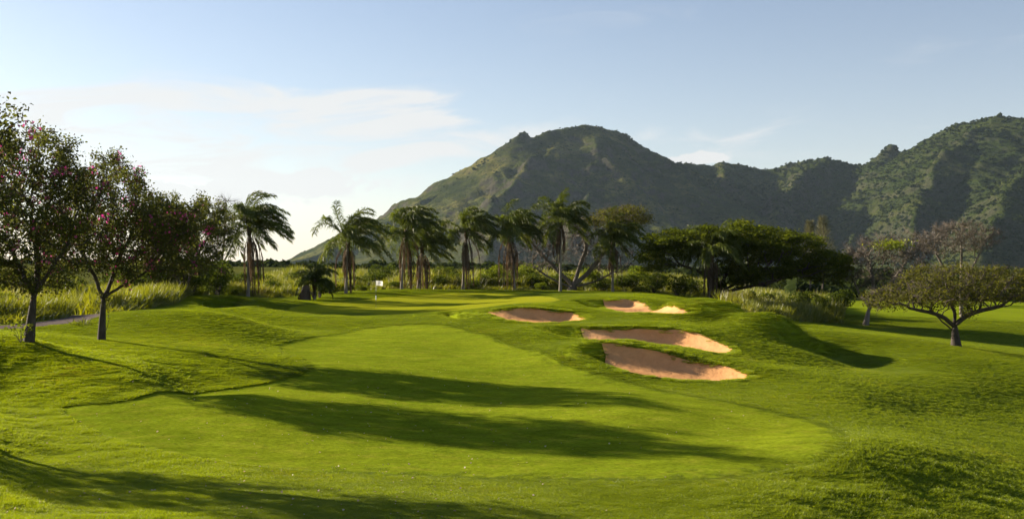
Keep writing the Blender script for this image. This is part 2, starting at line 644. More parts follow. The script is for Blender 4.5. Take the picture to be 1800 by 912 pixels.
MT = {}
m_, g_, bs_, c_ = mat_ground('rough_turf', (0.120, 0.163, 0.008), (0.166, 0.212, 0.010), (0.185, 0.185, 0.020), 0.10, 0.035, 3.0, stretch=(0.5, 1.0, 1.0))
at = g_.node('ShaderNodeAttribute', attribute_name='litter')
at2 = g_.node('ShaderNodeAttribute', attribute_name='meadow')
c_ = g_.mix(at2.outputs['Fac'], c_, g_.ramp(g_.noise(pos(g_), 0.06, 5.0), [(0.35, (0.045, 0.056, 0.014)), (0.65, (0.092, 0.096, 0.024))]))
g_.l.new(g_.mix(at.outputs['Fac'], c_, g_.ramp(g_.noise(pos(g_), 2.0, 4.0), [(0.35, (0.075, 0.048, 0.024)), (0.65, (0.11, 0.088, 0.035))])), bs_.inputs['Color'])
MT['rough'] = m_
MT['fairway'] = mat_ground('fairway_turf', (0.112, 0.153, 0.008), (0.160, 0.199, 0.010), (0.205, 0.200, 0.022), 0.22, 0.028, 11.0, stretch=(0.5, 1.0, 1.0), grain=0.42)[0]
MT['green'] = mat_ground('green_turf', (0.190, 0.205, 0.010), (0.215, 0.228, 0.012), (0.220, 0.225, 0.022), 0.08, 0.003, 8.0, grain=0.15)[0]
MT['sand'] = mat_ground('red_brown_sand', (0.50, 0.255, 0.105), (0.59, 0.330, 0.155), (0.40, 0.195, 0.082), 0.35, 0.07, 2.6, stretch=(1.0, 0.45, 1.0), grain=0.10)[0]
MT['path'] = mat_ground('path_asphalt', (0.115, 0.092, 0.084), (0.145, 0.120, 0.112), (0.090, 0.074, 0.070), 0.5, 0.008, 30.0)[0]
MT['blade'] = mat_leaf('turf_blade', (0.138, 0.190, 0.008), (0.200, 0.256, 0.011), (0.250, 0.245, 0.028), 0.55, 0.03, True, 0.25)
MT['tall'] = mat_leaf('tall_grass_blade', (0.085, 0.104, 0.010), (0.155, 0.166, 0.016), (0.25, 0.21, 0.060), 0.5, 0.05, True, 0.12)
MT['orchid'] = mat_leaf('orchid_leaf', (0.038, 0.042, 0.015), (0.078, 0.092, 0.018), (0.150, 0.155, 0.030), 0.5, 0.01)
MT['orchid_red'] = mat_leaf('orchid_pod_leaf', (0.045, 0.028, 0.016), (0.085, 0.050, 0.026), (0.10, 0.065, 0.035), 0.35, 0.04)
MT['blossom'] = mat_leaf('orchid_petal', (0.36, 0.035, 0.16), (0.50, 0.085, 0.26), (0.60, 0.22, 0.40), 0.5, 0.03)
MT['palm'] = mat_leaf('palm_leaflet', (0.045, 0.062, 0.010), (0.080, 0.105, 0.014), (0.150, 0.155, 0.026), 0.42, 0.02, True, 0.5)
MT['palm_dead'] = mat_leaf('dead_palm_leaflet', (0.060, 0.040, 0.022), (0.110, 0.075, 0.040), (0.18, 0.13, 0.065), 0.25, 0.02, True, 0.5)
MT['pod'] = mat_leaf('rain_tree_leaf', (0.038, 0.054, 0.010), (0.080, 0.100, 0.014), (0.170, 0.165, 0.026), 0.45, 0.0, pscale=0.25)
MT['pod_olive'] = mat_leaf('olive_leaf', (0.056, 0.060, 0.015), (0.105, 0.110, 0.020), (0.180, 0.172, 0.036), 0.4, 0.0, pscale=0.3)
MT['pod_rust'] = mat_leaf('rust_leaf', (0.046, 0.040, 0.022), (0.076, 0.066, 0.034), (0.110, 0.102, 0.032), 0.3, 0.02, pscale=0.3)
MT['lime'] = mat_leaf('fresh_leaf', (0.120, 0.165, 0.016), (0.190, 0.230, 0.022), (0.24, 0.26, 0.03), 0.5, 0.04)
MT['shrub'] = mat_leaf('shrub_leaf', (0.032, 0.050, 0.011), (0.070, 0.094, 0.016), (0.120, 0.130, 0.026), 0.38, 0.0)
MT['shrub_bright'] = mat_leaf('bright_shrub_leaf', (0.068, 0.100, 0.014), (0.125, 0.155, 0.020), (0.165, 0.180, 0.035), 0.42, 0.0)
MT['feather'] = mat_leaf('needle_spray', (0.070, 0.072, 0.040), (0.110, 0.108, 0.055), None, 0.3, 0.02)
MT['bark'] = mat_bark('dark_bark', (0.032, 0.026, 0.021), (0.080, 0.066, 0.053), 4.0)
MT['bark_pale'] = mat_bark('pale_bark', (0.085, 0.072, 0.060), (0.180, 0.156, 0.130), 2.0)
MT['twig'] = mat_bark('twig_bark', (0.058, 0.048, 0.039), (0.108, 0.090, 0.073), 2.0)
MT['palm_trunk'] = mat_bark('palm_trunk_bark', (0.150, 0.130, 0.108), (0.260, 0.230, 0.195), 2.0)
MT['flag'] = mat_leaf('flag_cloth', (0.58, 0.58, 0.57), (0.62, 0.62, 0.61), None, 0.6, 0.0)
MT['gold'] = mat_plain('flag_print', (0.30, 0.25, 0.14), 0.7)
MT['black'] = mat_plain('black_plastic', (0.02, 0.02, 0.022), 0.4)
MT['white'] = mat_plain('white_paint', (0.78, 0.78, 0.76), 0.4)
MT['petal'] = mat_leaf('fallen_petal', (0.30, 0.20, 0.14), (0.50, 0.42, 0.34), (0.62, 0.28, 0.40), 0.2, 0.02, True)
MT['cut'] = mat_plain('dead_wood', (0.20, 0.12, 0.07), 0.9)


# ------------------------------------------------------------------ the ground
def warped_grid(us, ds):
    U, D = np.meshgrid(us, ds)
    return U * np.maximum(D, 8.0), D.copy()


def grid_faces(nr, nc):
    i = np.arange(nr - 1)[:, None] * nc + np.arange(nc - 1)[None]
    i = i.ravel()
    return np.stack([i, i + 1, i + nc + 1, i + nc], 1)


def relief(x, y):
    """mown but uneven turf: low swells and tussocks"""
    near = 1 - sstep((y - 35) / 60)
    return 0.04 * fbm(x * 0.28, y * 0.28, 3, seed=3) + near * 0.018 * fbm(x * 1.3, y * 2.0, 3, seed=11)


def step_side(x, y):
    """1 along the fairway's left edge, where the rough stands higher; 0 elsewhere"""
    return 1 - sstep((x / np.maximum(y, 8) + 0.26) / 0.12)


def ground():
    us = np.concatenate([np.linspace(-6, -1.2, 14)[:-1], np.linspace(-1.2, -0.60, 50)[:-1], np.linspace(-0.60, 0.60, 660), np.linspace(0.60, 1.2, 50)[1:], np.linspace(1.2, 6, 14)[1:]])
    ds = np.concatenate([np.linspace(-30, 9, 14)[:-1], np.exp(np.linspace(math.log(9), math.log(37), 290))[:-1], np.exp(np.linspace(math.log(37), math.log(80), 310))[:-1], np.exp(np.linspace(math.log(80), math.log(135), 105)), np.geomspace(135, 3600, 60)[1:]])
    X, Y = warped_grid(us, ds)
    m = Y > 700
    X = np.where(m, np.clip(X, -3300, 3300), X)
    Z = T(X, Y) + relief(X, Y)
    sf, _ = sdf(FAIRWAY, X, Y, 2.0)
    Z -= (0.06 + 0.05 * step_side(X, Y)) * (1 - sstep(np.clip(sf, -1, 1) / (0.10 + 0.5 * (1 - step_side(X, Y))))) * (sf < 2.0)
    sg, _ = sdf(GREEN, X, Y, 2.0)
    Z -= 0.09 * (1 - sstep(sg / 0.5)) * (sg < 2.0)
    for p in SAND.values():
        s, _ = sdf(p, X, Y, 2.0)
        Z -= 0.10 * (1 - sstep(s / 0.25 + 0.3)) * (s < 2.0)
    s, _ = sdf(PATH, X, Y, 2.0)
    Z -= 0.10 * (1 - sstep(s / 0.4 + 0.3)) * (s < 2.0)
    V = np.stack([X, Y, Z], 2).reshape(-1, 3)
    me = mesh('ground', V, grid_faces(*X.shape), MT['rough'])
    # leaf litter where the bare trees stand
    lit = np.zeros(len(V))
    for (px, d, rx, ry) in ((1530, 98, 7.5, 4.0), (1300, 101, 6, 4), (1010, 108, 6, 4)):
        c = G(px, d)
        q = ((V[:, 0] - c[0]) / rx) ** 2 + ((V[:, 1] - c[1]) / ry) ** 2
        lit = np.maximum(lit, np.clip(1.3 - q, 0, 1) * np.clip(0.6 + 1.5 * fbm(V[:, 0] * 0.7, V[:, 1] * 0.7, 3, seed=40), 0, 1))
    a = me.attributes.new('litter', 'FLOAT', 'POINT')
    a.data.foreach_set('value', lit.astype(np.float32))
    u = V[:, 0] / np.maximum(V[:, 1], 8)
    far = np.interp(u, [-0.45, -0.34, -0.2, 0.12, 0.22, 0.33], [52, 78, 108, 116, 128, 158])
    a = me.attributes.new('meadow', 'FLOAT', 'POINT')
    a.data.foreach_set('value', sstep((V[:, 1] - far) / 12).astype(np.float32))
    tag(obj('ground', me), 'rolling green rough grass around the fairway and mounds', 'ground', kind='structure')


ground()


def sheet(name, poly, off, mat, du=0.0018, dl=0.005, extra=None):
    u = poly[:, 0] / np.maximum(poly[:, 1], 8)
    l = np.log(poly[:, 1])
    us = np.arange(u.min() - 2 * du, u.max() + 3 * du, du)
    ls = np.arange(l.min() - 2 * dl, l.max() + 3 * dl, dl)
    X, Y = warped_grid(us, np.exp(ls))
    s, near = sdf(poly, X, Y, 3.0)
    near = near.reshape(X.shape + (2,))
    ins = (s < 0).ravel()
    Xf = np.where(s < 0, X, near[..., 0])
    Yf = np.where(s < 0, Y, near[..., 1])
    fc = grid_faces(*X.shape)
    fc = fc[ins[fc].any(1)]
    Z = T(Xf, Yf) + off
    if extra is not None:
        Z = Z + extra(Xf, Yf, s)
    V = np.stack([Xf, Yf, Z], 2).reshape(-1, 3)
    used, inv = np.unique(fc.ravel(), return_inverse=True)
    return obj(name, mesh(name, V[used], inv.reshape(-1, 4), mat))


fw = sheet('fairway', FAIRWAY, -0.012, MT['fairway'], extra=lambda x, y, s: 0.04 * fbm(x * 0.28, y * 0.28, 3, seed=3) - 0.03 * step_side(x, y))
tag(fw, 'short mown fairway sweeping up from the foreground to the green', 'fairway', kind='structure')
gr = sheet('putting_green', GREEN, 0.0, MT['green'])
tag(gr, 'smooth bright putting green around the flagstick', 'green', kind='structure')
for k_, lab in (('front', 'red-brown sand bunker nearest the camera, lowest of the four'),
                ('middle', 'long red-brown sand bunker just above the nearest one'),
                ('left', 'shaded red-brown sand bunker at the left, beside the green'),
                ('back', 'small red-brown sand bunker farthest away, below the palms')):
    o = sheet('sand_bunker', SAND[k_], 0.03, MT['sand'], 0.0010, 0.0016,
              extra=lambda x, y, s: 0.035 * fbm(x * 1.1 + y * 0.3, y * 0.9, 4, seed=21) * np.clip(-s / 0.4, 0, 1))
    tag(o, lab, 'sand bunker', 'sand bunkers beside the green', 'structure')
pt = sheet('cart_path', PATH, 0.0, MT['path'], 0.004, 0.006)
tag(pt, 'grey asphalt cart path behind the two flowering trees', 'path', kind='structure')


# ------------------------------------------------------------------ mountain
def ridge_pts(lst):
    return np.array([((p - 900) / F * d, d, (HZ - r) / F * d) for p, r, d in lst])


RIDGES = [
    ridge_pts([(330, 482, 1500), (470, 468, 1600), (530, 455, 1680), (580, 440, 1740), (620, 424, 1800), (680, 393, 1870), (745, 352, 1940), (800, 322, 1990), (842, 301, 2020), (852, 284, 2040), (880, 262, 2070),
               (905, 244, 2090), (918, 240, 2100), (935, 246, 2110), (955, 233, 2130), (985, 226, 2150), (1008, 223, 2160), (1035, 221, 2170), (1060, 229, 2190), (1095, 237, 2220), (1110, 246, 2240),
               (1130, 266, 2280), (1160, 281, 2320), (1200, 289, 2360), (1250, 291, 2380), (1270, 286, 2380), (1300, 293, 2390), (1335, 299, 2390), (1400, 287, 2370), (1452, 278, 2340), (1480, 288, 2360),
               (1530, 291, 2350), (1548, 279, 2320), (1560, 266, 2300), (1580, 272, 2280), (1600, 264, 2250), (1630, 243, 2220), (1680, 222, 2180), (1720, 212, 2150), (1752, 203, 2120), (1775, 208, 2100),
               (1810, 208, 2080), (1900, 190, 2060), (2050, 180, 2100), (2300, 230, 2200)]),
    ridge_pts([(1000, 232, 2150), (965, 262, 2060), (930, 290, 1980), (905, 318, 1900), (880, 352, 1810), (860, 395, 1700), (850, 440, 1580)]),
    ridge_pts([(1040, 226, 2170), (1050, 270, 2050), (1040, 330, 1900), (1010, 390, 1750), (990, 440, 1600)]),
    ridge_pts([(1270, 288, 2380), (1255, 330, 2230), (1235, 370, 2080), (1240, 420, 1900)]),
    ridge_pts([(1452, 278, 2340), (1425, 305, 2240), (1395, 328, 2150), (1368, 352, 2050), (1352, 385, 1930), (1345, 420, 1800), (1335, 450, 1650)]),
    ridge_pts([(1560, 270, 2300), (1530, 310, 2180), (1520, 360, 2040), (1500, 410, 1880), (1490, 450, 1700)]),
    ridge_pts([(1752, 206, 2120), (1690, 258, 2030), (1640, 300, 1950), (1620, 345, 1850), (1600, 395, 1720), (1590, 440, 1580)]),
    ridge_pts([(1900, 200, 2060), (1850, 270, 1900), (1800, 310, 1780), (1765, 350, 1650), (1740, 400, 1500), (1720, 450, 1350)]),
]


def mountain_h(X, Y):
    W = X + 26 * fbm(X / 140, Y / 140, 3, seed=61)
    V = Y + 26 * fbm(X / 140, Y / 140, 3, seed=67)
    H = np.full(X.shape, -12.0)
    q0 = np.full(X.shape, 1e9)
    for i, R in enumerate(RIDGES):
        h = np.full(X.shape, -14.0)
        xx, yy = (W, V) if i else (X + 0.25 * (W - X), Y + 0.25 * (V - Y))
        for a, b in zip(R[:-1], R[1:]):
            d = b[:2] - a[:2]
            t = np.clip(((xx - a[0]) * d[0] + (yy - a[1]) * d[1]) / (d @ d), 0, 1)
            q = np.hypot(xx - a[0] - t * d[0], yy - a[1] - t * d[1])
            if i == 0:
                q0 = np.minimum(q0, q)
            hz = a[2] + t * (b[2] - a[2])
            wid = (1.95 if i == 0 else 1.6) * (hz + 25)
            h = np.maximum(h, (hz + 14) * np.clip(1 - q / wid, 0, 1) ** 1.4 - 14)
        k = 6.0
        H = np.maximum(H, h) + (k * np.log1p(np.exp(-np.abs(H - h) / k)) * 0.5 if i else 0)
    up = np.clip(H / 60, 0, 1)
    # gullies running down the slopes, then crags and boulders
    gx = X + 0.35 * (Y - 2100)
    up = up * (0.3 + 0.7 * sstep((q0 - 15) / 110))
    H = H + up * (27 * (fbm(gx / 85, Y / 260, 4, 0.5, seed=71, ridged=True) - 0.15) + 9 * fbm(X / 120, Y / 120, 3, 0.5, seed=73) + 8.5 * (fbm(X / 38, Y / 38, 4, 0.66, seed=77, ridged=True) - 0.1))
    H = H + 5.0 * np.clip(H / 90, 0, 1) * (fbm(X / 22, Y / 22, 3, 0.6, seed=79))
    for kx, ky, kh, kr in ((868, 2285, 14, 14), (852, 2290, 7, 18), (25, 2100, 7, 14), (318, 2390, 5, 16)):      # knobs of rock on the skyline
        H = H + kh * np.exp(-(((X - kx) ** 2 + (Y - ky) ** 2) / kr ** 2) ** 1.5)
    return H


def mountain():
    xs = np.arange(-1300, 1700, 6.5)
    ys = np.arange(1180, 2500, 6.5)
    X, Y = np.meshgrid(xs, ys)
    Z = mountain_h(X, Y)
    me = mesh('mountain', np.stack([X, Y, Z], 2).reshape(-1, 3), grid_faces(*X.shape), None)
    m, g, out = new_mat('mountain_slope')
    p = pos(g)
    geo = g.node('ShaderNodeNewGeometry')
    sep = g.node('ShaderNodeSeparateXYZ')
    g.l.new(geo.outputs['Normal'], sep.inputs[0])
    sp = g.node('ShaderNodeSeparateXYZ')
    g.l.new(p, sp.inputs[0])
    n1 = g.noise(p, 0.012, 6.0, 0.62)
    n2 = g.noise(p, 0.07, 6.0, 0.7)
    grass = g.ramp(n1, [(0.36, (0.032, 0.044, 0.013)), (0.5, (0.066, 0.078, 0.020)), (0.66, (0.170, 0.158, 0.048))])
    # the wetter right-hand ridge is wooded and greener
    wood = g.maprange(sp.outputs[0], 150.0, 800.0, 0.0, 0.85)
    grass = g.mix(wood, grass, g.ramp(n2, [(0.35, (0.024, 0.040, 0.010)), (0.65, (0.046, 0.068, 0.015))]))
    rock = g.ramp(n2, [(0.35, (0.045, 0.040, 0.036)), (0.65, (0.115, 0.098, 0.084))])
    steep = g.maprange(g.m('ADD', sep.outputs[2], g.m('MULTIPLY', g.m('SUBTRACT', n2, 0.5), 0.5)), 0.68, 0.84, 1.0, 0.0, True)
    bush = g.maprange(n2, 0.52, 0.6, 0.0, 0.8)
    colr = g.mix(bush, grass, (0.030, 0.040, 0.016))
    colr = g.mix(g.m('MULTIPLY', steep, g.maprange(sp.outputs[0], 150.0, 800.0, 0.8, 0.35)), colr, rock)
    df = g.node('ShaderNodeBsdfDiffuse')
    g.l.new(colr, df.inputs[0])
    bp = g.node('ShaderNodeBump')
    bp.inputs['Strength'].default_value = 1.0
    bp.inputs['Distance'].default_value = 16.0
    g.l.new(g.noise(p, 0.09, 7.0, 0.72), bp.inputs['Height'])
    g.l.new(bp.outputs[0], df.inputs['Normal'])
    g.l.new(df.outputs[0], out.inputs[0])
    me.materials.append(m)
    tag(obj('mountain', me), 'rugged green mountain ridge with rocky peak behind the trees', 'mountain', kind='structure')
    return X, Y, Z


MX, MY, MZ = mountain()


# ------------------------------------------------------------------ scattered stuff through geometry nodes
def scatter(name, template, pts, scl, rot, label, cat, kind='stuff'):
    """one stuff object: copies of a small template mesh on given points"""
    pts = np.asarray(pts, np.float32)
    me = mesh(name, pts, np.zeros((0, 3), int))
    a = me.attributes.new('scl', 'FLOAT_VECTOR', 'POINT')
    a.data.foreach_set('vector', np.asarray(scl, np.float32).ravel())
    a = me.attributes.new('rot', 'FLOAT_VECTOR', 'POINT')
    a.data.foreach_set('vector', np.asarray(rot, np.float32).ravel())
    o = obj(name, me)
    ng = bpy.data.node_groups.new(name + '_spread', 'GeometryNodeTree')
    ng.interface.new_socket('Geometry', in_out='INPUT', socket_type='NodeSocketGeometry')
    ng.interface.new_socket('Geometry', in_out='OUTPUT', socket_type='NodeSocketGeometry')
    n = ng.nodes
    gi = n.new('NodeGroupInput')
    go = n.new('NodeGroupOutput')
    oi = n.new('GeometryNodeObjectInfo')
    oi.inputs['Object'].default_value = template
    oi.inputs['As Instance'].default_value = True
    ip = n.new('GeometryNodeInstanceOnPoints')
    for nm, sock in (('scl', 'Scale'), ('rot', 'Rotation')):
        na = n.new('GeometryNodeInputNamedAttribute')
        na.data_type = 'FLOAT_VECTOR'
        na.inputs['Name'].default_value = nm
        if sock == 'Rotation':
            er = n.new('FunctionNodeEulerToRotation')
            ng.links.new(na.outputs[0], er.inputs[0])
            ng.links.new(er.outputs[0], ip.inputs[sock])
        else:
            ng.links.new(na.outputs[0], ip.inputs[sock])
    mp = n.new('GeometryNodeMeshToPoints')
    ng.links.new(gi.outputs[0], mp.inputs[0])
    ng.links.new(mp.outputs[0], ip.inputs['Points'])
    ng.links.new(oi.outputs['Geometry'], ip.inputs['Instance'])
    ng.links.new(ip.outputs[0], go.inputs[0])
    md = o.modifiers.new('spread', 'NODES')
    md.node_group = ng
    return tag(o, label, cat, kind=kind)


def template(name, V, Fc, mat, smooth=True):
    return bpy.data.objects.new(name, mesh(name, V, Fc, mat, smooth))      # never linked to the scene


def blade_clump(n, radius, h0, h1, w, lean, seed, segs=1):
    r = np.random.default_rng(seed)
    V, Q = [], []
    for i in range(n):
        a = r.uniform(0, 2 * pi)
        rr = radius * math.sqrt(r.uniform(0, 1))
        b = np.array([rr * math.cos(a), rr * math.sin(a), 0.0])
        az = r.uniform(0, 2 * pi)
        l = r.uniform(0.1, lean)
        h = r.uniform(h0, h1)
        dirv = np.array([math.cos(az) * l, math.sin(az) * l, 1.0])
        wa = r.uniform(0, 2 * pi)
        wv = np.array([math.cos(wa), math.sin(wa), 0]) * w * 0.5
        k0 = len(V)
        for s in range(segs + 1):
            t = s / segs
            c = b + np.array([dirv[0] * t ** 1.8, dirv[1] * t ** 1.8, t * (1 - 0.18 * l * t)]) * h
            ww = wv * (1 - 0.92 * t ** 1.5)
            V += [c - ww, c + ww]
        for s in range(segs):
            q = k0 + 2 * s
            Q.append((q, q + 1, q + 3, q + 2))
    return np.array(V), np.array(Q)


def turf():
    """turf blades; clumps grow wider with distance as they blur together"""
    tA = template('turf_clump', *blade_clump(110, 1.1, 0.45, 1.0, 0.085, 0.9, 5), MT['blade'])
    n = 230000
    r = np.random.default_rng(17)
    u = r.uniform(-0.60, 0.60, n)
    d = np.exp(r.uniform(math.log(12.5), math.log(112), n))
    x = u * d
    keep = np.ones(n, bool)
    off = relief(x, d)
    for p in list(SAND.values()) + [PATH]:
        s, _ = sdf(p, x, d, 2.0)
        keep &= s > 0.02
    s, _ = sdf(GREEN, x, d, 2.0)
    keep &= s > 0.1
    s, _ = sdf(FAIRWAY, x, d, 2.0)
    soft = (1 - step_side(x, d)) * r.exponential(0.18, n)      # the first cut thins out over the fairway's edge
    f = s < -soft
    # longer and more tussocky on the shaded near slope at the right and under the trees at the left
    wild = np.clip(0.75 * sstep((x / d - 0.15) / 0.2) * (1 - sstep((d - 24) / 5)) + 0.6 * sstep((-0.2 - x / d) / 0.15) * (1 - sstep((d - 36) / 6)), 0, 1)
    tus = np.clip(0.85 + (0.5 + 1.3 * wild) * fbm(x * 0.7, d * 1.3, 3, seed=31), 0.3, 1.8)
    hgt = (0.033 + 0.040 * wild) * tus * r.uniform(0.7, 1.2, n)
    hgt = hgt * np.where(s < 0, 0.35, 1.0)
    wid = 0.0046 * d * r.uniform(0.75, 1.35, n)
    k = keep & ~f
    P = [np.stack([x, d, T(x, d) + off - 0.004], 1)[k]]
    S = [np.stack([wid, wid, hgt], 1)[k]]
    # a ragged fringe hanging over the rims of the bunkers
    for p in SAND.values():
        q = smooth_poly(p, 6)
        t = unit(np.gradient(q, axis=0))
        nrm = np.stack([t[:, 1], -t[:, 0]], 1)
        if sdf(p, (q + nrm * 0.1)[:, 0], (q + nrm * 0.1)[:, 1])[0].mean() < 0:
            nrm = -nrm
        for rep_ in range(2):
            gap = fbm(q[:, 0] * 1.7, q[:, 1] * 1.7, 2, seed=61 + rep_) > -0.1
            q, nrm = q[gap], nrm[gap]
            c = q + nrm * r.uniform(0.0, 0.3, (len(q), 1)) + r.normal(0, .05, q.shape)
            sc_ = 0.0030 * c[:, 1] * r.uniform(.7, 1.3, len(c))
            P.append(np.stack([c[:, 0], c[:, 1], T(c[:, 0], c[:, 1]) - 0.01], 1))
            S.append(np.stack([sc_, sc_, r.uniform(.05, .13, len(c))], 1))
    P = np.concatenate(P)
    S = np.concatenate(S)
    R = np.stack([np.zeros(len(P)), np.zeros(len(P)), r.uniform(0, 6.28, len(P))], 1)
    scatter('turf_grass', tA, P, S, R, 'short turf blades covering the rough slopes', 'grass')


turf()


def tall_grass():
    t = template('tall_grass_clump', *blade_clump(46, 0.42, 0.55, 1.0, 0.05, 0.55, 8, 3), MT['tall'])
    r = np.random.default_rng(23)
    P, S = [], []
    # (columns, near distance by column, far distance, clumps per square metre, height)
    zones = [(-260, 300, lambda p: np.interp(p, [-260, 0, 100, 200, 300], [50, 51, 53.5, 60, 72]), 96, 2.2, 1.6),
             (300, 470, lambda p: np.interp(p, [300, 340, 470], [76, 92, 96]), 112, 1.8, 1.7),
             (470, 930, lambda p: np.interp(p, [470, 560, 640, 930], [99, 106, 110, 110]), 138, 0.95, 1.8),
             (930, 1270, lambda p: p * 0 + 113, 136, 0.9, 1.6),
             (1270, 1475, lambda p: np.interp(p, [1270, 1330, 1400, 1475], [92, 86, 92, 104]), 128, 1.3, 2.0),
             (-500, -260, lambda p: p * 0 + 52, 90, 1.0, 2.2)]
    for a, b, fn, far, den, hh in zones:
        n = int((b - a) / F * 100 * (far - 60) * den * 1.3)
        p = r.uniform(a, b, n)
        d0 = fn(p)
        d = d0 + (far - d0) * r.uniform(0, 1, n) ** 1.25
        front = r.uniform(0, 1, n) < 0.12          # stragglers creeping out of the ragged front
        d = np.where(front, d0 - r.exponential(0.9, n), d)
        x = (p - 900) / F * d
        s, _ = sdf(PATH, x, d, 2.0)
        k = (s > 0.3) & (fbm(x * 0.12, d * 0.12, 3, seed=50) > -0.28)
        x, d, front = x[k], d[k], front[k]
        z = T(x, d)
        h = hh * np.where(front, 0.4, 1.0) * r.uniform(0.45, 1.15, len(x)) * np.clip(0.85 + 0.7 * fbm(x * 0.15, d * 0.15, 3, seed=51), 0.4, 1.3)
        P.append(np.stack([x, d, z - 0.05], 1))
        w = r.uniform(1.2, 2.0, len(x))
        S.append(np.stack([w, w, h], 1))
    # ragged grass along the foot of the palms
    P = np.concatenate(P)
    S = np.concatenate(S)
    R = np.stack([r.normal(0, .06, len(P)), r.normal(0.10, .07, len(P)), r.uniform(0, 6.28, len(P))], 1)
    scatter('tall_grass', t, P, S, R, 'tall yellow-green wild grass behind the mown turf', 'grass')


tall_grass()


def mountain_scrub():
    V, Fc = [], []
    r = np.random.default_rng(3)
    # a ragged bush of crossed leaf clumps
    Q = []
    for i in range(46):
        dv = unit(r.normal(0, 1, 3))
        dv[2] = abs(dv[2]) * 0.9
        c = dv * r.uniform(0.55, 1.0)
        a = unit(r.normal(0, 1, 3)) * 0.42
        b = unit(np.cross(a, dv)) * 0.34
        k = len(V)
        V += [c - a, c + b, c + a, c - b]
        Q.append((k, k + 1, k + 2, k + 3))
    t = template('scrub_clump', np.array(V), np.array(Q), mat_leaf('mountain_scrub_leaf', (0.018, 0.028, 0.008), (0.044, 0.060, 0.016), (0.080, 0.094, 0.024), 0.25, 0.0, True, 0.01), False)
    n = 60000
    x = r.uniform(-1100, 1800, n)
    y = r.uniform(1250, 2420, n)
    z = mountain_h(x, y)
    den = fbm(x / 120, y / 120, 4, seed=91)
    k = (z > 8) & (np.abs(x / y) < 0.56) & (den + 0.75 * np.clip((x - 100) / 700, -0.45, 0.7) > r.uniform(0.0, 0.4, n))
    x, y, z = x[k], y[k], z[k]
    s = r.uniform(0.8, 2.3, len(x)) ** 1.6 * (0.75 + 0.6 * np.clip(x / 900, 0, 1))
    P = [np.stack([x, y, z], 1)]
    S = [np.stack([s, s, s * r.uniform(0.6, 1.1, len(x))], 1)]
    # scrub and small trees standing on the skyline
    R0 = RIDGES[0]
    for i in range(520):
        j = r.integers(5, len(R0) - 5)
        q = R0[j] + (R0[j + 1] - R0[j]) * r.uniform()
        xx, yy = q[0] + r.normal(0, 9), q[1] + r.normal(0, 9)
        P.append(np.array([[xx, yy, float(mountain_h(np.array([xx]), np.array([yy]))[0])]]))
        big = 1.7 if q[0] > 600 or r.uniform() < 0.06 else 1.0
        e = r.uniform(1.0, 2.4) * big
        S.append(np.array([[e, e, e * r.uniform(0.8, 1.4)]]))
    P = np.concatenate(P)
    S = np.concatenate(S)
    R = np.stack([np.zeros(len(P)), np.zeros(len(P)), r.uniform(0, 6.28, len(P))], 1)
    scatter('mountain_scrub', t, P, S, R, 'dark green scrub growing over the mountain slopes', 'scrub')
    return t


SCRUB = mountain_scrub()


def distant_woods():
    r = np.random.default_rng(12)
    n = 6500
    u = r.uniform(-0.6, 0.6, n)
    y = np.exp(r.uniform(math.log(165), math.log(1250), n))
    x = u * y
    k = (fbm(x / 90, y / 90, 3, seed=5) > -0.15) & ~((u < 0.28) & (y < 215))
    x, y = x[k], y[k]
    s = r.uniform(2.0, 4.6, len(x)) * np.interp(y, [165, 230, 1200], [.55, .75, 1.3]) * np.where(x / y < 0.2, 0.6, 1.0)
    P = np.stack([x, y, T0(x, y) + s * .2], 1)
    scatter('distant_woodland', SCRUB, P, np.stack([s * 1.3, s * 1.3, s], 1), np.stack([s * 0, s * 0, r.uniform(0, 6.28, len(x))], 1), 'low belt of distant woods at the foot of the mountain', 'woodland')


distant_woods()


# ------------------------------------------------------------------ trees
def colonize(roots, attr, step, di, dk, r, iters=140, grav=0.0, wob=0.15):
    """space colonisation: grow nodes toward attraction points; returns positions and parents"""
    P = [np.asarray(p, float) for p in roots[0]]
    par = list(roots[1])
    attr = np.asarray(attr, float)
    A = attr.copy()
    pos_ = np.array(P)
    d = np.linalg.norm(A[:, None] - pos_[None], axis=2)
    nn = d.argmin(1)
    nd = d.min(1)
    for it in range(iters):
        act = nd < di
        if not act.any():
            if it > 3:
                break
            act = nd < nd.min() * 1.3
        v = unit(A[act] - pos_[nn[act]])
        acc = np.zeros((len(pos_), 3))
        np.add.at(acc, nn[act], v)
        ids = np.unique(nn[act])
        dirs = unit(unit(acc[ids]) + r.normal(0, wob, (len(ids), 3)) + np.array([0, 0, grav]))
        new = pos_[ids] + dirs * step
        # drop repeats
        dm = np.linalg.norm(new[:, None] - pos_[ids][None], axis=2).min(1) if len(ids) < 1500 else np.full(len(ids), 1.0)
        ok = dm > step * 0.35
        new, ids = new[ok], ids[ok]
        if not len(new):
            break
        base = len(pos_)
        pos_ = np.concatenate([pos_, new])
        par += list(ids)
        dn = np.linalg.norm(A[:, None] - new[None], axis=2)
        m = dn.min(1)
        am = dn.argmin(1) + base
        b = m < nd
        nd = np.where(b, m, nd)
        nn = np.where(b, am, nn)
        kp = nd > dk
        A, nd, nn = A[kp], nd[kp], nn[kp]
        if not len(A) or len(pos_) > 6000:
            break
    return pos_, np.array(par)


def radii(par, tip, expo, cap):
    n = len(par)
    acc = np.zeros(n)
    kids = np.zeros(n, int)
    for i in range(n - 1, -1, -1):
        if kids[i] == 0:
            acc[i] = tip ** expo
        if par[i] >= 0:
            acc[par[i]] += acc[i]
            kids[par[i]] += 1
    rr = acc ** (1 / expo)
    return np.minimum(rr, cap), kids


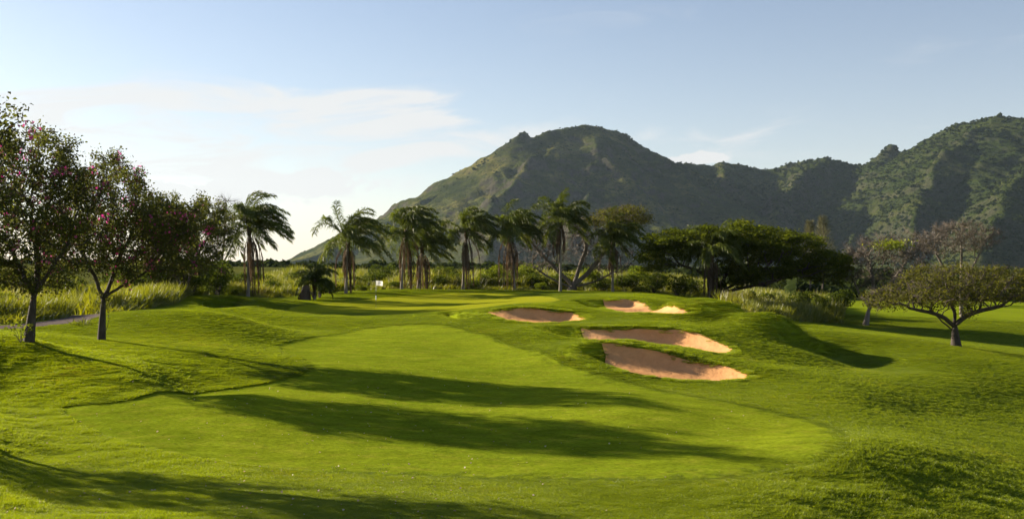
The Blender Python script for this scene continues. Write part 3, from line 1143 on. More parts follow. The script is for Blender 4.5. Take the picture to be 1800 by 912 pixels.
def tube_mesh(P, par, rad, sides=6, rmin=0.0):
    """a continuous skin of tubes over a branching skeleton"""
    n = len(P)
    dirs = np.zeros((n, 3))
    main = np.full(n, -1)
    for i in range(n):
        if par[i] >= 0:
            dirs[i] = P[i] - P[par[i]]
            j = par[i]
            if main[j] < 0 or rad[i] > rad[main[j]]:
                main[j] = i
    for i in range(n):
        if par[i] < 0:
            dirs[i] = dirs[main[i]] if main[i] >= 0 else (0, 0, 1)
    D = unit(dirs)
    ref = np.where(np.abs(D[:, 2:3]) > 0.9, np.array([[1.0, 0, 0]]), np.array([[0, 0, 1.0]]))
    A = unit(np.cross(D, ref))
    B = np.cross(D, A)
    ang = np.arange(sides) * 2 * pi / sides

    def ring(c, a, b, r):
        return c[:, None] + (a[:, None] * np.cos(ang)[None, :, None] + b[:, None] * np.sin(ang)[None, :, None]) * r[:, None, None]
    ch = np.array([i for i in range(n) if par[i] >= 0 and rad[i] >= rmin])
    pr = par[ch]
    side = main[pr] != ch
    r0 = np.where(side, np.minimum(rad[pr], rad[ch] * 1.25), rad[pr])
    # main children share the parent's own frame; side shoots use their own
    a0 = np.where(side[:, None], A[ch], A[pr])
    b0 = np.where(side[:, None], B[ch], B[pr])
    R0 = ring(P[pr], a0, b0, r0)
    R1 = ring(P[ch], A[ch], B[ch], rad[ch])
    m = len(ch)
    V = np.concatenate([R0, R1], 1).reshape(-1, 3)
    # line the two rings up so that the tube does not twist
    k = np.arange(sides)
    Fc = []
    base = np.arange(m) * 2 * sides
    d0 = R0 - P[pr][:, None]
    d1 = R1[:, 0] - P[ch]
    sh = (d0 * d1[:, None]).sum(2).argmax(1)
    for j in range(sides):
        i0 = base + (sh + j) % sides
        i1 = base + (sh + j + 1) % sides
        Fc.append(np.stack([i0, i1, base + sides + (j + 1) % sides, base + sides + j], 1))
    return V, np.concatenate(Fc)


def leaf_cards(C, size, r, up=0.5, aspect=0.6, fold=0.25):
    n = len(C)
    nrm = unit(r.normal(0, 1, (n, 3)) + np.array([0, 0, up * 2]))
    a = unit(np.cross(nrm, r.normal(0, 1, (n, 3))))
    b = np.cross(nrm, a)
    L = (size * r.uniform(0.6, 1.25, n))[:, None]
    w = L * aspect
    V = np.stack([C - a * L * .5, C + b * w * .5 + nrm * w * fold, C + a * L * .5, C - b * w * .5 + nrm * w * fold], 1).reshape(-1, 3)
    return V, np.arange(n * 4).reshape(n, 4)


def in_blobs(blobs, n, r, shell=0.0, squash=1.0):
    """random points in a union of ellipsoids (cx,cy,cz,rx,ry,rz)"""
    b = np.array(blobs, float)
    vol = b[:, 3] * b[:, 4] * b[:, 5]
    k = r.choice(len(b), n, p=vol / vol.sum())
    v = unit(r.normal(0, 1, (n, 3)))
    rad = r.uniform(shell ** 3, 1, n) ** (1 / 3)
    return b[k, :3] + v * rad[:, None] * b[k, 3:]


def flare(P, rad, z0, amt, hgt):
    """swell of the root collar"""
    return rad * (1 + amt * np.exp(-(P[:, 2] - z0) / hgt))


def wood_tree(name, loc, stems, blobs, n_attr, step, di, dk, tip, expo, cap, seed, bark, leaf_mat, n_leaf, leaf_size, label, cat='tree', group=None,
              leaf_spread=0.22, up=0.5, aspect=0.6, flat=1.0, twigs=0, grav=0.0, wob=0.15, shell=0.0, leaf_filter=None, extra=None, tip_lim=None, sides=6, clump=None):
    """stems: polylines relative to the base; blobs: crown volume relative to the base"""
    r = np.random.default_rng(seed)
    root = empty(name, loc)
    tag(root, label, cat, group)
    P, par = [], []
    for s in stems:
        s = smooth_poly(np.array(s, float), 5, closed=False)
        st = len(P)
        for i, p in enumerate(s):
            P.append(p + r.normal(0, 0.012, 3) * (i > 0))
            par.append(st + i - 1 if i else (-1 if st == 0 else 0))
    A = in_blobs(blobs, n_attr, r, shell)
    P, par = colonize((P, par), A, step, di, dk, r, grav=grav, wob=wob)
    rad, kids = radii(par, tip, expo, cap)
    rad = flare(P, rad, 0, 0.45, 0.25)
    P[0, 2] -= 0.15
    V, Fc = tube_mesh(P, par, rad, sides)
    lim = tip_lim or tip * 2.2
    tips = np.nonzero((rad < lim) & (P[:, 2] > 0.22 * P[:, 2].max()))[0]
    if twigs:
        k = r.choice(tips, twigs)
        a = P[k]
        dv = unit(unit(P[k] - P[par[k]]) + r.normal(0, 0.55, (twigs, 3)) + np.array([0, 0, 0.25]))
        L = r.uniform(0.3, 1.0, twigs)[:, None] * step * 2.2
        w = np.cross(dv, unit(r.normal(0, 1, (twigs, 3)))) * tip * 0.55
        w2 = np.cross(dv, w)
        b = a + dv * L + r.normal(0, 0.1, (twigs, 3)) * L
        tv = np.stack([a - w, a + w * .5 + w2 * .8, a + w * .5 - w2 * .8, b], 1).reshape(-1, 3)
        q = np.arange(twigs) * 4
        tf = np.concatenate([np.stack([q, q + 1, q + 3, q + 3], 1), np.stack([q + 1, q + 2, q + 3, q + 3], 1), np.stack([q + 2, q, q + 3, q + 3], 1)])[:, :3]
        tm = obj('twig', mesh('twig', tv, tf, MT['twig']), root)
        tm['kind'] = 'stuff'
    obj('trunk', mesh('trunk', V, Fc, bark), root)
    if n_leaf:
        cand = tips
        if leaf_filter is not None:
            cand = tips[leaf_filter(P[tips])]
        if clump:      # leaves gather at a share of the tips, so the crown has clumps and gaps
            cand = r.choice(cand, max(8, int(len(cand) * clump)), replace=False)
        k = r.choice(cand, n_leaf)
        C = P[k] + r.normal(0, leaf_spread, (n_leaf, 3)) * np.array([1, 1, flat])
        cr = obj('crown', mesh('crown', *leaf_cards(C, leaf_size, r, up, aspect), leaf_mat, False), root)
        cr['kind'] = 'stuff'
    if extra:
        extra(root, P, tips, r)
    return root


def mpp(d):
    return d / F


def rel(px, py, d, base, dy=0.0):
    """photo point at distance d+dy, relative to a thing's base"""
    dd = d + dy
    return np.array([(px - 900) / F * dd, dd, (HZ - py) / F * dd]) - base


def blossoms(n, size=0.11):
    def f(root, P, tips, r):
        ends = r.choice(tips, max(6, n // 6))            # flowers gather at some of the branch ends
        k = r.choice(ends, n)
        C = P[k] + r.normal(0, 0.13, (n, 3))
        # five petals round each flower's heart
        V, Q = [], []
        for c in C:
            ax = unit(r.normal(0, 1, 3) + np.array([0, -0.3, 0.3]))
            a = unit(np.cross(ax, r.normal(0, 1, 3)))
            b = np.cross(ax, a)
            for j in range(5):
                t = j * 2 * pi / 5
                e = a * math.cos(t) + b * math.sin(t)
                s_ = np.cross(ax, e)
                kk = len(V)
                V += [c, c + e * size * .35 + s_ * size * .16 + ax * .01, c + e * size * .6 + ax * .03, c + e * size * .35 - s_ * size * .16 + ax * .01]
                Q.append((kk, kk + 1, kk + 2, kk + 3))
        bo = obj('blossom', mesh('blossom', np.array(V), np.array(Q), MT['blossom'], False), root)
        bo['kind'] = 'stuff'
        m = int(n * 7)
        k = r.choice(tips, m)
        pod = obj('seed_pod', mesh('seed_pod', *leaf_cards(P[k] + r.normal(0, 0.16, (m, 3)) - np.array([0, 0, .08]), 0.16, r, -0.2, 0.22), MT['orchid_red'], False), root)
        pod['kind'] = 'stuff'
    return f


def orchid(px, d, stems_px, blobs_px, seed, label, n_leaf=15000, n_flower=260, n_attr=950, clump=0.75, size=0.105):
    base = G(px, d)
    stems = [[rel(a, b, d, base, dy) for a, b, dy in s] for s in stems_px]
    for s in stems:
        if abs(s[0][0]) < 0.05:
            s[0] = np.array([0, 0, 0.0])
    k = mpp(d)
    blobs = []
    for (a, b, dy, ra, rb, rc) in blobs_px:
        c = rel(a, b, d, base, dy)
        blobs.append((c[0], c[1], c[2], ra * k, rc, rb * k))
    r = np.random.default_rng(seed + 7)
    for i in range(16):       # shoots that stick out of the crown
        b = blobs[r.integers(0, len(blobs))]
        v = unit(r.normal(0, 1, 3) + np.array([0, 0, .45]))
        q = r.uniform(0.28, 0.5)
        blobs.append((b[0] + v[0] * b[3] * 1.12, b[1] + v[1] * b[4] * 1.12, b[2] + v[2] * b[5] * 1.15, q, q, q * 1.1))
    return wood_tree('orchid_tree', base, stems, blobs, int(n_attr * 1.6), 0.24, 2.2, 0.36, 0.010, 2.12, 0.20, seed, MT['bark'], MT['orchid'], int(n_leaf * 1.75), size * 1.15, label,
                     'tree', 'pink-flowering trees on the left', leaf_spread=0.17, up=0.25, extra=blossoms(int(n_flower * 1.8)), wob=0.22, clump=clump * 0.62)


orchid(50, 36, [[(50, 600, 0), (52, 578, 0), (59, 550, 0), (56, 535, 0), (60, 520, 0)], [(60, 521, 0), (40, 480, .3), (15, 430, .5)], [(60, 522, 0), (85, 480, -.4), (120, 430, -.6)], [(59, 524, 0), (66, 470, .5), (60, 400, .3)]],
       [(60, 400, 0, 130, 85, 2.3), (20, 300, 0, 90, 85, 2.0), (130, 345, 0.3, 90, 66, 1.7), (-50, 380, 0, 90, 100, 2.0), (70, 480, 0, 100, 34, 1.3), (100, 285, 0, 55, 38, 1.2)], 101,
       'pink-flowering tree with a dark upright trunk, nearest the left edge', 16500, 300, 1200)
orchid(178, 42, [[(178, 597, 0), (188, 575, 0), (191, 552, 0), (184, 534, 0), (182, 522, 0)], [(182, 523, 0), (212, 505, .2), (252, 482, .3)], [(181, 526, 0), (168, 490, -.2), (150, 455, -.4)], [(182, 522, 0), (200, 485, .4), (215, 440, .3)]],
       [(215, 395, 0, 115, 75, 2.4), (185, 325, 0, 70, 55, 1.8), (290, 400, 0.3, 85, 58, 1.9), (130, 420, 0, 70, 60, 1.6), (190, 285, 0, 38, 30, 1.0), (260, 460, 0, 95, 30, 1.5), (345, 385, 0, 32, 34, 1.0)], 102,
       'pink-flowering tree with a curved leaning trunk, second from the left edge', 15500, 300, 1150)
orchid(322, 82, [[(322, 519, 0), (324, 505, 0), (322, 480, 0)], [(322, 482, 0), (345, 455, .4), (360, 425, .5)], [(322, 483, 0), (300, 455, -.4), (290, 420, 0)]],
       [(325, 425, 0, 85, 62, 3.0), (362, 390, 0, 52, 44, 2.4), (285, 375, 0, 55, 42, 2.2), (310, 468, 0, 90, 32, 2.6)], 103,
       'pink-flowering tree farther back, right of the curved trunk', 14000, 200, 1100, 0.9, 0.15)
# trees just beyond the left edge: their crowns reach into the picture and throw the long shadows over the foreground
orchid(-150, 24, [[(-150, 722, 0), (-146, 650, 0), (-140, 580, .1)], [(-140, 582, 0), (-105, 480, .2), (-85, 400, .2)], [(-141, 590, 0), (-190, 480, -.2), (-220, 400, -.3)], [(-150, 715, 0), (-170, 640, .3), (-185, 560, .5), (-170, 470, .6)]],
       [(-140, 370, 0, 150, 110, 1.9), (-60, 300, 0, 80, 85, 1.2), (-12, 225, 0, 55, 70, .9), (10, 330, 0, 45, 60, .8), (-200, 250, 0, 110, 100, 1.5)], 104,
       'nearest pink-flowering tree, its top twigs entering at the upper left corner', 5600, 120, 900, 0.42)
orchid(-500, 26.5, [[(-500, 640, 0), (-495, 600, 0), (-490, 540, 0)], [(-490, 542, 0), (-450, 470, .3), (-430, 400, .4)], [(-490, 545, 0), (-530, 470, -.3), (-560, 400, -.4)]],
       [(-490, 400, 0, 120, 90, 1.7), (-470, 300, 0, 90, 70, 1.4)], 106,
       'flowering tree beyond the left edge, shading the near corner', 4200, 40, 700, 0.5)


# ------------------------------------------------------------------ palms
WIND = np.array([1.0, -0.25, 0.0])


def frond_mesh(az, el, length, r, n=15, droop=0.20, wind=0.10, dead=False, nl=40, wl=0.55, wid=0.055):
    """one feather frond: curved midrib with hanging leaflets on both sides, in crown coordinates"""
    d = np.array([math.cos(az) * math.cos(el), math.sin(az) * math.cos(el), math.sin(el)])
    p = np.array([0.0, 0, 0])
    pts, ds = [p.copy()], [d.copy()]
    st = length / n
    for i in range(n):
        d = unit(d + np.array([0, 0, -1.0]) * droop * (0.4 + 1.4 * i / n) + WIND * wind * (0.3 + i / n))
        p = p + d * st
        pts.append(p.copy())
        ds.append(d.copy())
    pts, ds = np.array(pts), np.array(ds)
    V, Q = [], []
    # midrib: a tapering three-sided rod
    for i in range(n + 1):
        s_ = unit(np.cross(ds[i], [0, 0, 1.0]) + 1e-6)
        u_ = np.cross(s_, ds[i])
        w = 0.035 * (1 - 0.85 * i / n)
        V += [pts[i] - s_ * w, pts[i] + s_ * w, pts[i] - u_ * w]
    for i in range(n):
        for j in range(3):
            a, b = 3 * i + j, 3 * i + (j + 1) % 3
            Q.append((a, b, b + 3, a + 3))
    for k in range(nl):
        t = 0.12 + 0.88 * (k + r.uniform(0, 0.8)) / nl
        f = t * n
        i = min(int(f), n - 1)
        c = pts[i] + (pts[i + 1] - pts[i]) * (f - i)
        fd = ds[i]
        sd = unit(np.cross(fd, [0, 0, 1.0]) + 1e-6)
        ll = wl * (0.55 + 0.9 * math.sin(pi * min(t * 0.86 + 0.1, 1))) * r.uniform(0.8, 1.15)
        for sg in (-1, 1):
            dv = unit(sd * sg * r.uniform(0.5, 1.0) + fd * r.uniform(0.4, 0.9) + np.array([0, 0, r.uniform(-0.5, 0.5)]) + WIND * 0.25)
            dv2 = unit(dv + np.array([0, 0, -1.0]) * r.uniform(0.7, 1.6) + WIND * 0.25)
            if dead:
                dv = unit(dv + np.array([0, 0, -1.4]))
                dv2 = np.array([0, 0, -1.0])
            wv = unit(np.cross(dv, [r.normal(), r.normal(), r.normal()])) * wid * 0.5
            q = len(V)
            m1 = c + dv * ll * 0.5
            m2 = m1 + dv2 * ll * 0.5
            V += [c - wv * .6, c + wv * .6, m1 + wv, m1 - wv, m2 + wv * .15, m2 - wv * .15]
            Q += [(q, q + 1, q + 2, q + 3), (q + 3, q + 2, q + 4, q + 5)]
    return np.array(V), np.array(Q)


def palm(px, d, crown_px, crown_py, size, label, seed, n_green=24, n_dead=9, bend=0.0, wind=0.10, trunk_r=0.135, skirt=1.0, base_extra=0.0):
    """crown_px,crown_py: where the fronds leave the trunk; size: frond length in photo pixels"""
    r = np.random.default_rng(seed)
    base = G(px, d)
    root = empty('palm_tree', base)
    tag(root, label, 'palm tree', 'palms along the back of the green')
    top = rel(crown_px, crown_py, d, base)
    n = 12
    Pt = np.array([[top[0] * (t ** 1.6), 0.05 * math.sin(5 * t), top[2] * t] for t in np.linspace(0, 1, n + 1)])
    Pt[0, 2] = -0.2
    par = np.arange(n + 1) - 1
    t = np.linspace(0, 1, n + 1)
    rad = trunk_r * (1.0 + 0.5 * np.exp(-t * 14) - 0.25 * t)
    obj('trunk', mesh('trunk', *tube_mesh(Pt, par, rad, 9), MT['palm_trunk']), root)
    L = 1.1 * size * mpp(d)
    # green crownshaft bulge
    cs = np.array([[0, 0, -0.5], [0, 0, 0.0], [0, 0, 0.45], [0, 0, 0.9]])
    crs = obj('crown_shaft', mesh('crown_shaft', *tube_mesh(cs, np.arange(4) - 1, np.array([.16, .24, .17, .05]), 8), MT['palm_dead']), root, top)
    for i in range(n_green + 4):
        a = i * 2.399 + r.uniform(-0.3, 0.3)
        e = radians(np.interp(i / (n_green + 4), [0, .5, 1], [80, 55, 2]) + r.uniform(-12, 12))
        V, Q = frond_mesh(a, e, L * r.uniform(0.75, 1.05), r, droop=r.uniform(.10, .18), wind=wind * r.uniform(.6, 1.4), nl=64, wl=L * 0.16, wid=0.065)
        obj('frond', mesh('frond', V, Q, MT['palm'], False), root, top + np.array([0, 0, r.uniform(-.1, .35)]))
    for i in range(int(n_dead * 1.3)):
        a = r.uniform(0, 2 * pi)
        e = radians(r.uniform(-75, -25) if i % 5 else r.uniform(-20, 10))
        V, Q = frond_mesh(a, e, L * r.uniform(0.5, 1.0) * skirt, r, droop=r.uniform(.5, .9), wind=wind * 0.3, dead=True, nl=44, wl=L * 0.09, wid=0.05)
        o = obj('dead_frond', mesh('dead_frond', V, Q, MT['palm_dead'], False), root, top - np.array([0, 0, r.uniform(.1, .5)]))
    return root


palm(436, 92, 438, 405, 82, 'bushy windswept palm at the left end of the palm row', 201, 30, 14, wind=0.16, skirt=1.25)
palm(608, 100, 612, 428, 80, 'palm with one long frond arching left, behind the flag', 202, 24, 10, wind=0.13, skirt=1.15)
palm(706, 104, 714, 410, 72, 'ragged palm standing close against a shorter one', 203, 25, 15, wind=0.10, skirt=1.4)
palm(735, 107, 742, 440, 66, 'shorter palm leaning beside the ragged palm', 204, 22, 13, wind=0.14, skirt=1.2)
palm(814, 106, 820, 412, 66, 'palm with a thin pale trunk and orange dead fronds', 205, 23, 12, wind=0.15, skirt=1.35)
palm(904, 106, 896, 414, 68, 'palm with a long hanging skirt, left of the tallest palm', 206, 25, 12, wind=0.10, skirt=1.55)
palm(985, 106, 986, 394, 66, 'tallest palm in the middle of the row', 207, 27, 9, wind=0.05, skirt=1.0)
palm(1077, 107, 1078, 428, 62, 'palm with a thin straight trunk right of the tallest palm', 208, 25, 10, wind=0.10, skirt=1.0)
palm(1249, 98, 1251, 452, 68, 'palm standing in front of the broad dark tree', 209, 24, 16, wind=0.03, skirt=1.4)
palm(268, 80, 272, 410, 66, 'palm trunk seen through the flowering trees', 210, 16, 14, wind=0.12, skirt=1.5)
palm(300, 88, 304, 425, 60, 'thick-skirted palm half hidden behind the flowering trees', 211, 14, 14, wind=0.12, skirt=1.5)
palm(553, 92, 553, 500, 44, 'low bushy young palm beside the dead stump', 212, 26, 3, wind=0.02, trunk_r=0.12, skirt=0.4)


# ------------------------------------------------------------------ spreading rain trees
def rain_tree(px, d, stems_px, blobs_px, seed, label, **kw):
    base = G(px, d)
    stems = [[rel(a, b, d, base, dy) for a, b, dy in s] for s in stems_px]
    stems[0][0] = np.array([0, 0, 0.0])
    k = mpp(d)
    blobs = []
    for (a, b, dy, ra, rb, rc) in blobs_px:
        c = rel(a, b, d, base, dy)
        blobs.append((c[0], c[1], c[2], ra * k, rc, rb * k))
    args = dict(n_attr=1000, step=0.5, di=5.0, dk=0.8, tip=0.022, expo=2.0, cap=0.62, bark=MT['bark'], leaf_mat=MT['pod'], n_leaf=20000, leaf_size=0.3)
    args.update(kw)
    return wood_tree('rain_tree', base, stems, blobs, seed=seed, label=label, group='spreading trees behind the course', **args)


def fresh_tuft(root, P, tips, r):
    """one bough in fresh leaf"""
    c = rel(1566, 431, 101, np.array(root.location), -2.0)
    n = 900
    C = c + r.normal(0, 1, (n, 3)) * np.array([0.85, 0.8, 0.24])
    o = obj('fresh_foliage', mesh('fresh_foliage', *leaf_cards(C, 0.26, r, 0.9), MT['lime'], False), root)
    o['kind'] = 'stuff'
    o['label'] = 'tuft of fresh lime-green leaves'


rain_tree(1268, 102, [[(1268, 528, 0), (1266, 512, 0), (1268, 498, 0)], [(1268, 512, 0), (1300, 495, -.5), (1345, 472, -1)], [(1267, 508, 0), (1235, 480, 0), (1195, 465, .5)], [(1268, 500, 0), (1285, 465, .5), (1300, 430, .5)],
                      [(1268, 514, 0), (1310, 505, -1), (1370, 492, -2)]],
          [(1270, 425, 0, 90, 34, 6.0), (1360, 432, -1, 85, 34, 6.0), (1430, 462, -1, 62, 30, 5.0), (1180, 430, 0, 58, 32, 5.0), (1310, 405, 0, 50, 20, 4.0), (1350, 475, -1, 80, 22, 4.5), (1155, 455, 1, 40, 26, 4.0), (1462, 490, -1, 30, 18, 3.0)], 301,
          'broad dark umbrella-shaped tree with low spreading limbs', n_attr=1600, n_leaf=46000, leaf_size=0.30, leaf_spread=0.45, flat=0.35, up=0.9, clump=0.6, dk=0.75)
rain_tree(1005, 110, [[(1005, 510, 0), (1008, 500, 0), (1012, 492, 0)], [(1008, 503, 0), (985, 480, 0), (955, 450, .5), (925, 415, .5)], [(1010, 497, 0), (1020, 465, .5), (1030, 430, .5), (1010, 395, .5)], [(1010, 500, 0), (1035, 478, 0), (1060, 445, 0), (1085, 405, 0)],
                      [(1006, 506, 0), (970, 490, -.5), (940, 470, -.5)], [(1010, 504, 0), (1045, 495, -.6), (1080, 478, -.6)]],
          [(1000, 420, 0, 75, 50, 5.0), (1090, 385, 0, 58, 26, 4.5), (950, 440, 0, 40, 45, 4.0), (1075, 455, 0, 50, 35, 4.0), (1110, 378, 0, 40, 18, 3.5)], 302,
          'many-stemmed half-bare tree between the palms with olive top leaves', n_attr=1700, n_leaf=5600, leaf_size=0.22, leaf_mat=MT['pod_olive'], bark=MT['bark_pale'], leaf_spread=0.3, flat=0.4, up=0.9, twigs=5200, dk=0.6,
          leaf_filter=lambda p: (p[:, 2] > 6.6) & (p[:, 0] > 1.2), tip=0.026, wob=0.3)
rain_tree(1681, 67.5, [[(1681, 609, 0), (1679, 590, 0), (1676, 572, 0)], [(1678, 582, 0), (1660, 568, .3), (1640, 548, .5)], [(1677, 576, 0), (1692, 560, -.3), (1720, 545, -.4)], [(1676, 573, 0), (1678, 550, .3), (1665, 525, .4)],
                       [(1677, 575, 0), (1655, 556, -.6), (1600, 542, -1)], [(1678, 572, 0), (1705, 552, .5), (1760, 538, .8)]],
          [(1670, 510, 0, 110, 34, 4.6), (1580, 525, 0, 62, 26, 3.6), (1770, 500, 0, 75, 34, 4.2), (1680, 480, 0, 90, 18, 4.0), (1540, 530, 0, 26, 14, 2.2), (1840, 510, 0, 40, 26, 3)], 303,
          'half-bare umbrella tree with a forked trunk at the right edge', n_attr=1500, n_leaf=14500, leaf_size=0.17, leaf_mat=MT['pod_olive'], leaf_spread=0.26, flat=0.5, up=0.8, twigs=5200, step=0.34, dk=0.5, di=3.6, tip=0.017,
          clump=0.5, wob=0.3)
rain_tree(1521, 101, [[(1521, 573, 0), (1524, 558, 0), (1528, 540, 0)], [(1528, 541, 0), (1510, 515, .5), (1500, 490, .5)], [(1527, 545, 0), (1550, 515, -.3), (1580, 480, -.3)], [(1528, 542, 0), (1535, 500, .5), (1530, 465, .5)]],
          [(1545, 450, 0, 62, 38, 5.0), (1590, 440, 0, 55, 34, 5.0), (1500, 470, 0, 35, 35, 4.0), (1560, 490, 0, 60, 22, 4)], 304,
          'brownish leafless tree with a dark trunk behind the forked one', n_attr=1100, n_leaf=2600, leaf_size=0.2, leaf_mat=MT['pod_rust'], bark=MT['bark_pale'], leaf_spread=0.3, flat=0.5, up=0.8, twigs=7500, tip=0.022, wob=0.3,
          extra=lambda root, P, tips, r: fresh_tuft(root, P, tips, r))
rain_tree(1692, 116, [[(1692, 556, 0), (1690, 535, 0), (1688, 515, 0)], [(1688, 516, 0), (1665, 480, .5), (1645, 445, .5)], [(1688, 518, 0), (1705, 480, -.3), (1725, 440, -.3)], [(1688, 517, 0), (1690, 470, .5), (1690, 430, .5)]],
          [(1690, 415, 0, 58, 30, 5.0), (1655, 425, 0, 45, 26, 4.5), (1725, 418, 0, 34, 26, 4.0)], 305,
          'pale leafless tree rising farthest back at the right', n_attr=900, n_leaf=1500, leaf_size=0.2, leaf_mat=MT['pod_rust'], bark=MT['bark_pale'], leaf_spread=0.3, flat=0.5, up=0.8, twigs=6500, tip=0.024, wob=0.3)
rain_tree(392, 96, [[(392, 520, 0), (394, 490, 0), (390, 460, 0)], [(390, 462, 0), (372, 425, .3), (362, 390, .3)], [(391, 466, 0), (410, 425, 0), (424, 385, 0)], [(390, 462, 0), (395, 410, .5), (398, 365, .5)]],
          [(395, 385, 0, 46, 42, 3.5), (375, 410, 0, 34, 40, 3.0)], 306,
          'bare grey tree between the flowering trees and the first palm', n_attr=600, n_leaf=0, leaf_size=0.2, bark=MT['bark_pale'], twigs=2600, tip=0.02, wob=0.32)


def feather_tree(px, d, top, base_py, label, seed):
    """slim casuarina: upright stem with rising wispy sprays"""
    r = np.random.default_rng(seed)
    base = G(px, d)
    base[2] = -3.0
    root = empty('casuarina_tree', base)
    tag(root, label, 'tree', 'slim wispy trees beyond the dark umbrella tree')
    h = (HZ - top) / F * d - base[2]
    n = 14
    Pt = np.array([[0.25 * math.sin(3 * t), 0, h * t] for t in np.linspace(0, 1, n + 1)])
    obj('trunk', mesh('trunk', *tube_mesh(Pt, np.arange(n + 1) - 1, np.linspace(.16, .02, n + 1), 6), MT['bark']), root)
    m = 800
    t = r.uniform(0.3, 1, m) ** 0.8
    a = r.uniform(0, 2 * pi, m)
    rr = (1.02 - t) * h * 0.30 * r.uniform(0.1, 1, m) + 0.1
    C = np.stack([np.cos(a) * rr, np.sin(a) * rr, h * t + rr * 0.55], 1)
    dv = unit(np.stack([np.cos(a), np.sin(a), np.full(m, 1.1)], 1) + r.normal(0, .3, (m, 3)))
    w = unit(np.cross(dv, r.normal(0, 1, (m, 3)))) * 0.05
    L = 0.75
    V = np.stack([C - w, C + w, C + dv * L + w * .3, C + dv * L - w * .3], 1).reshape(-1, 3)
    o = obj('crown', mesh('crown', V, np.arange(m * 4).reshape(m, 4), MT['feather'], False), root)
    o['kind'] = 'stuff'


feather_tree(1424, 165, 392, 520, 'slim wispy brownish tree, left of two beyond the dark tree', 41)
feather_tree(1446, 160, 384, 520, 'slim wispy greener tree, right of two beyond the dark tree', 42)


# ------------------------------------------------------------------ shrubs
def shrub_variant(seed, n=2300, mat='shrub'):
    r = np.random.default_rng(seed)
    blobs = []
    for i in range(11):
        a = r.uniform(0, 2 * pi)
        q = r.uniform(0, 0.62)
        z = r.uniform(0.3, 0.72)
        s = r.uniform(0.2, 0.42)
        blobs.append((math.cos(a) * q, math.sin(a) * q * .8, z, s, s, s * r.uniform(.6, .9)))
    C = in_blobs(blobs, n, r, 0.75)
    fol = mesh('foliage', *leaf_cards(C, 0.085, r, 0.5, 0.6), MT[mat], False)
    P, par = [np.array([0, 0, -.1])], [-1]
    for b in blobs:
        e = np.array(b[:3])
        P += [e * np.array([.35, .35, .45]), e]
        par += [0, len(P) - 2]
    P = np.array(P)
    par = np.array(par)
    st = mesh('stem', *tube_mesh(P, par, np.where(np.arange(len(P)) % 2 == 1, .022, .012), 5), MT['bark'])
    return fol, st


VAR = [shrub_variant(500 + i) for i in range(4)] + [shrub_variant(520 + i, mat='shrub_bright') for i in range(3)]


def shrub(px, d, wpx, top, v, label, name='shrub', sink=0.1, grp='shrubs in the wild grass'):
    base = G(px, d)
    root = empty(name, base - np.array([0, 0, sink]))
    tag(root, label, 'shrub', grp)
    r = random.Random(int(px * 7 + d))
    h = (HZ - top) / F * d - base[2]
    w = wpx * mpp(d) * 0.5
    root.rotation_euler = (0, 0, r.uniform(0, 6.28))
    root.scale = (w, w, max(h, 0.4))
    for nm, me in zip(('foliage', 'stem'), VAR[v]):
        o = obj(nm, me, root)
        if nm == 'foliage':
            o['kind'] = 'stuff'


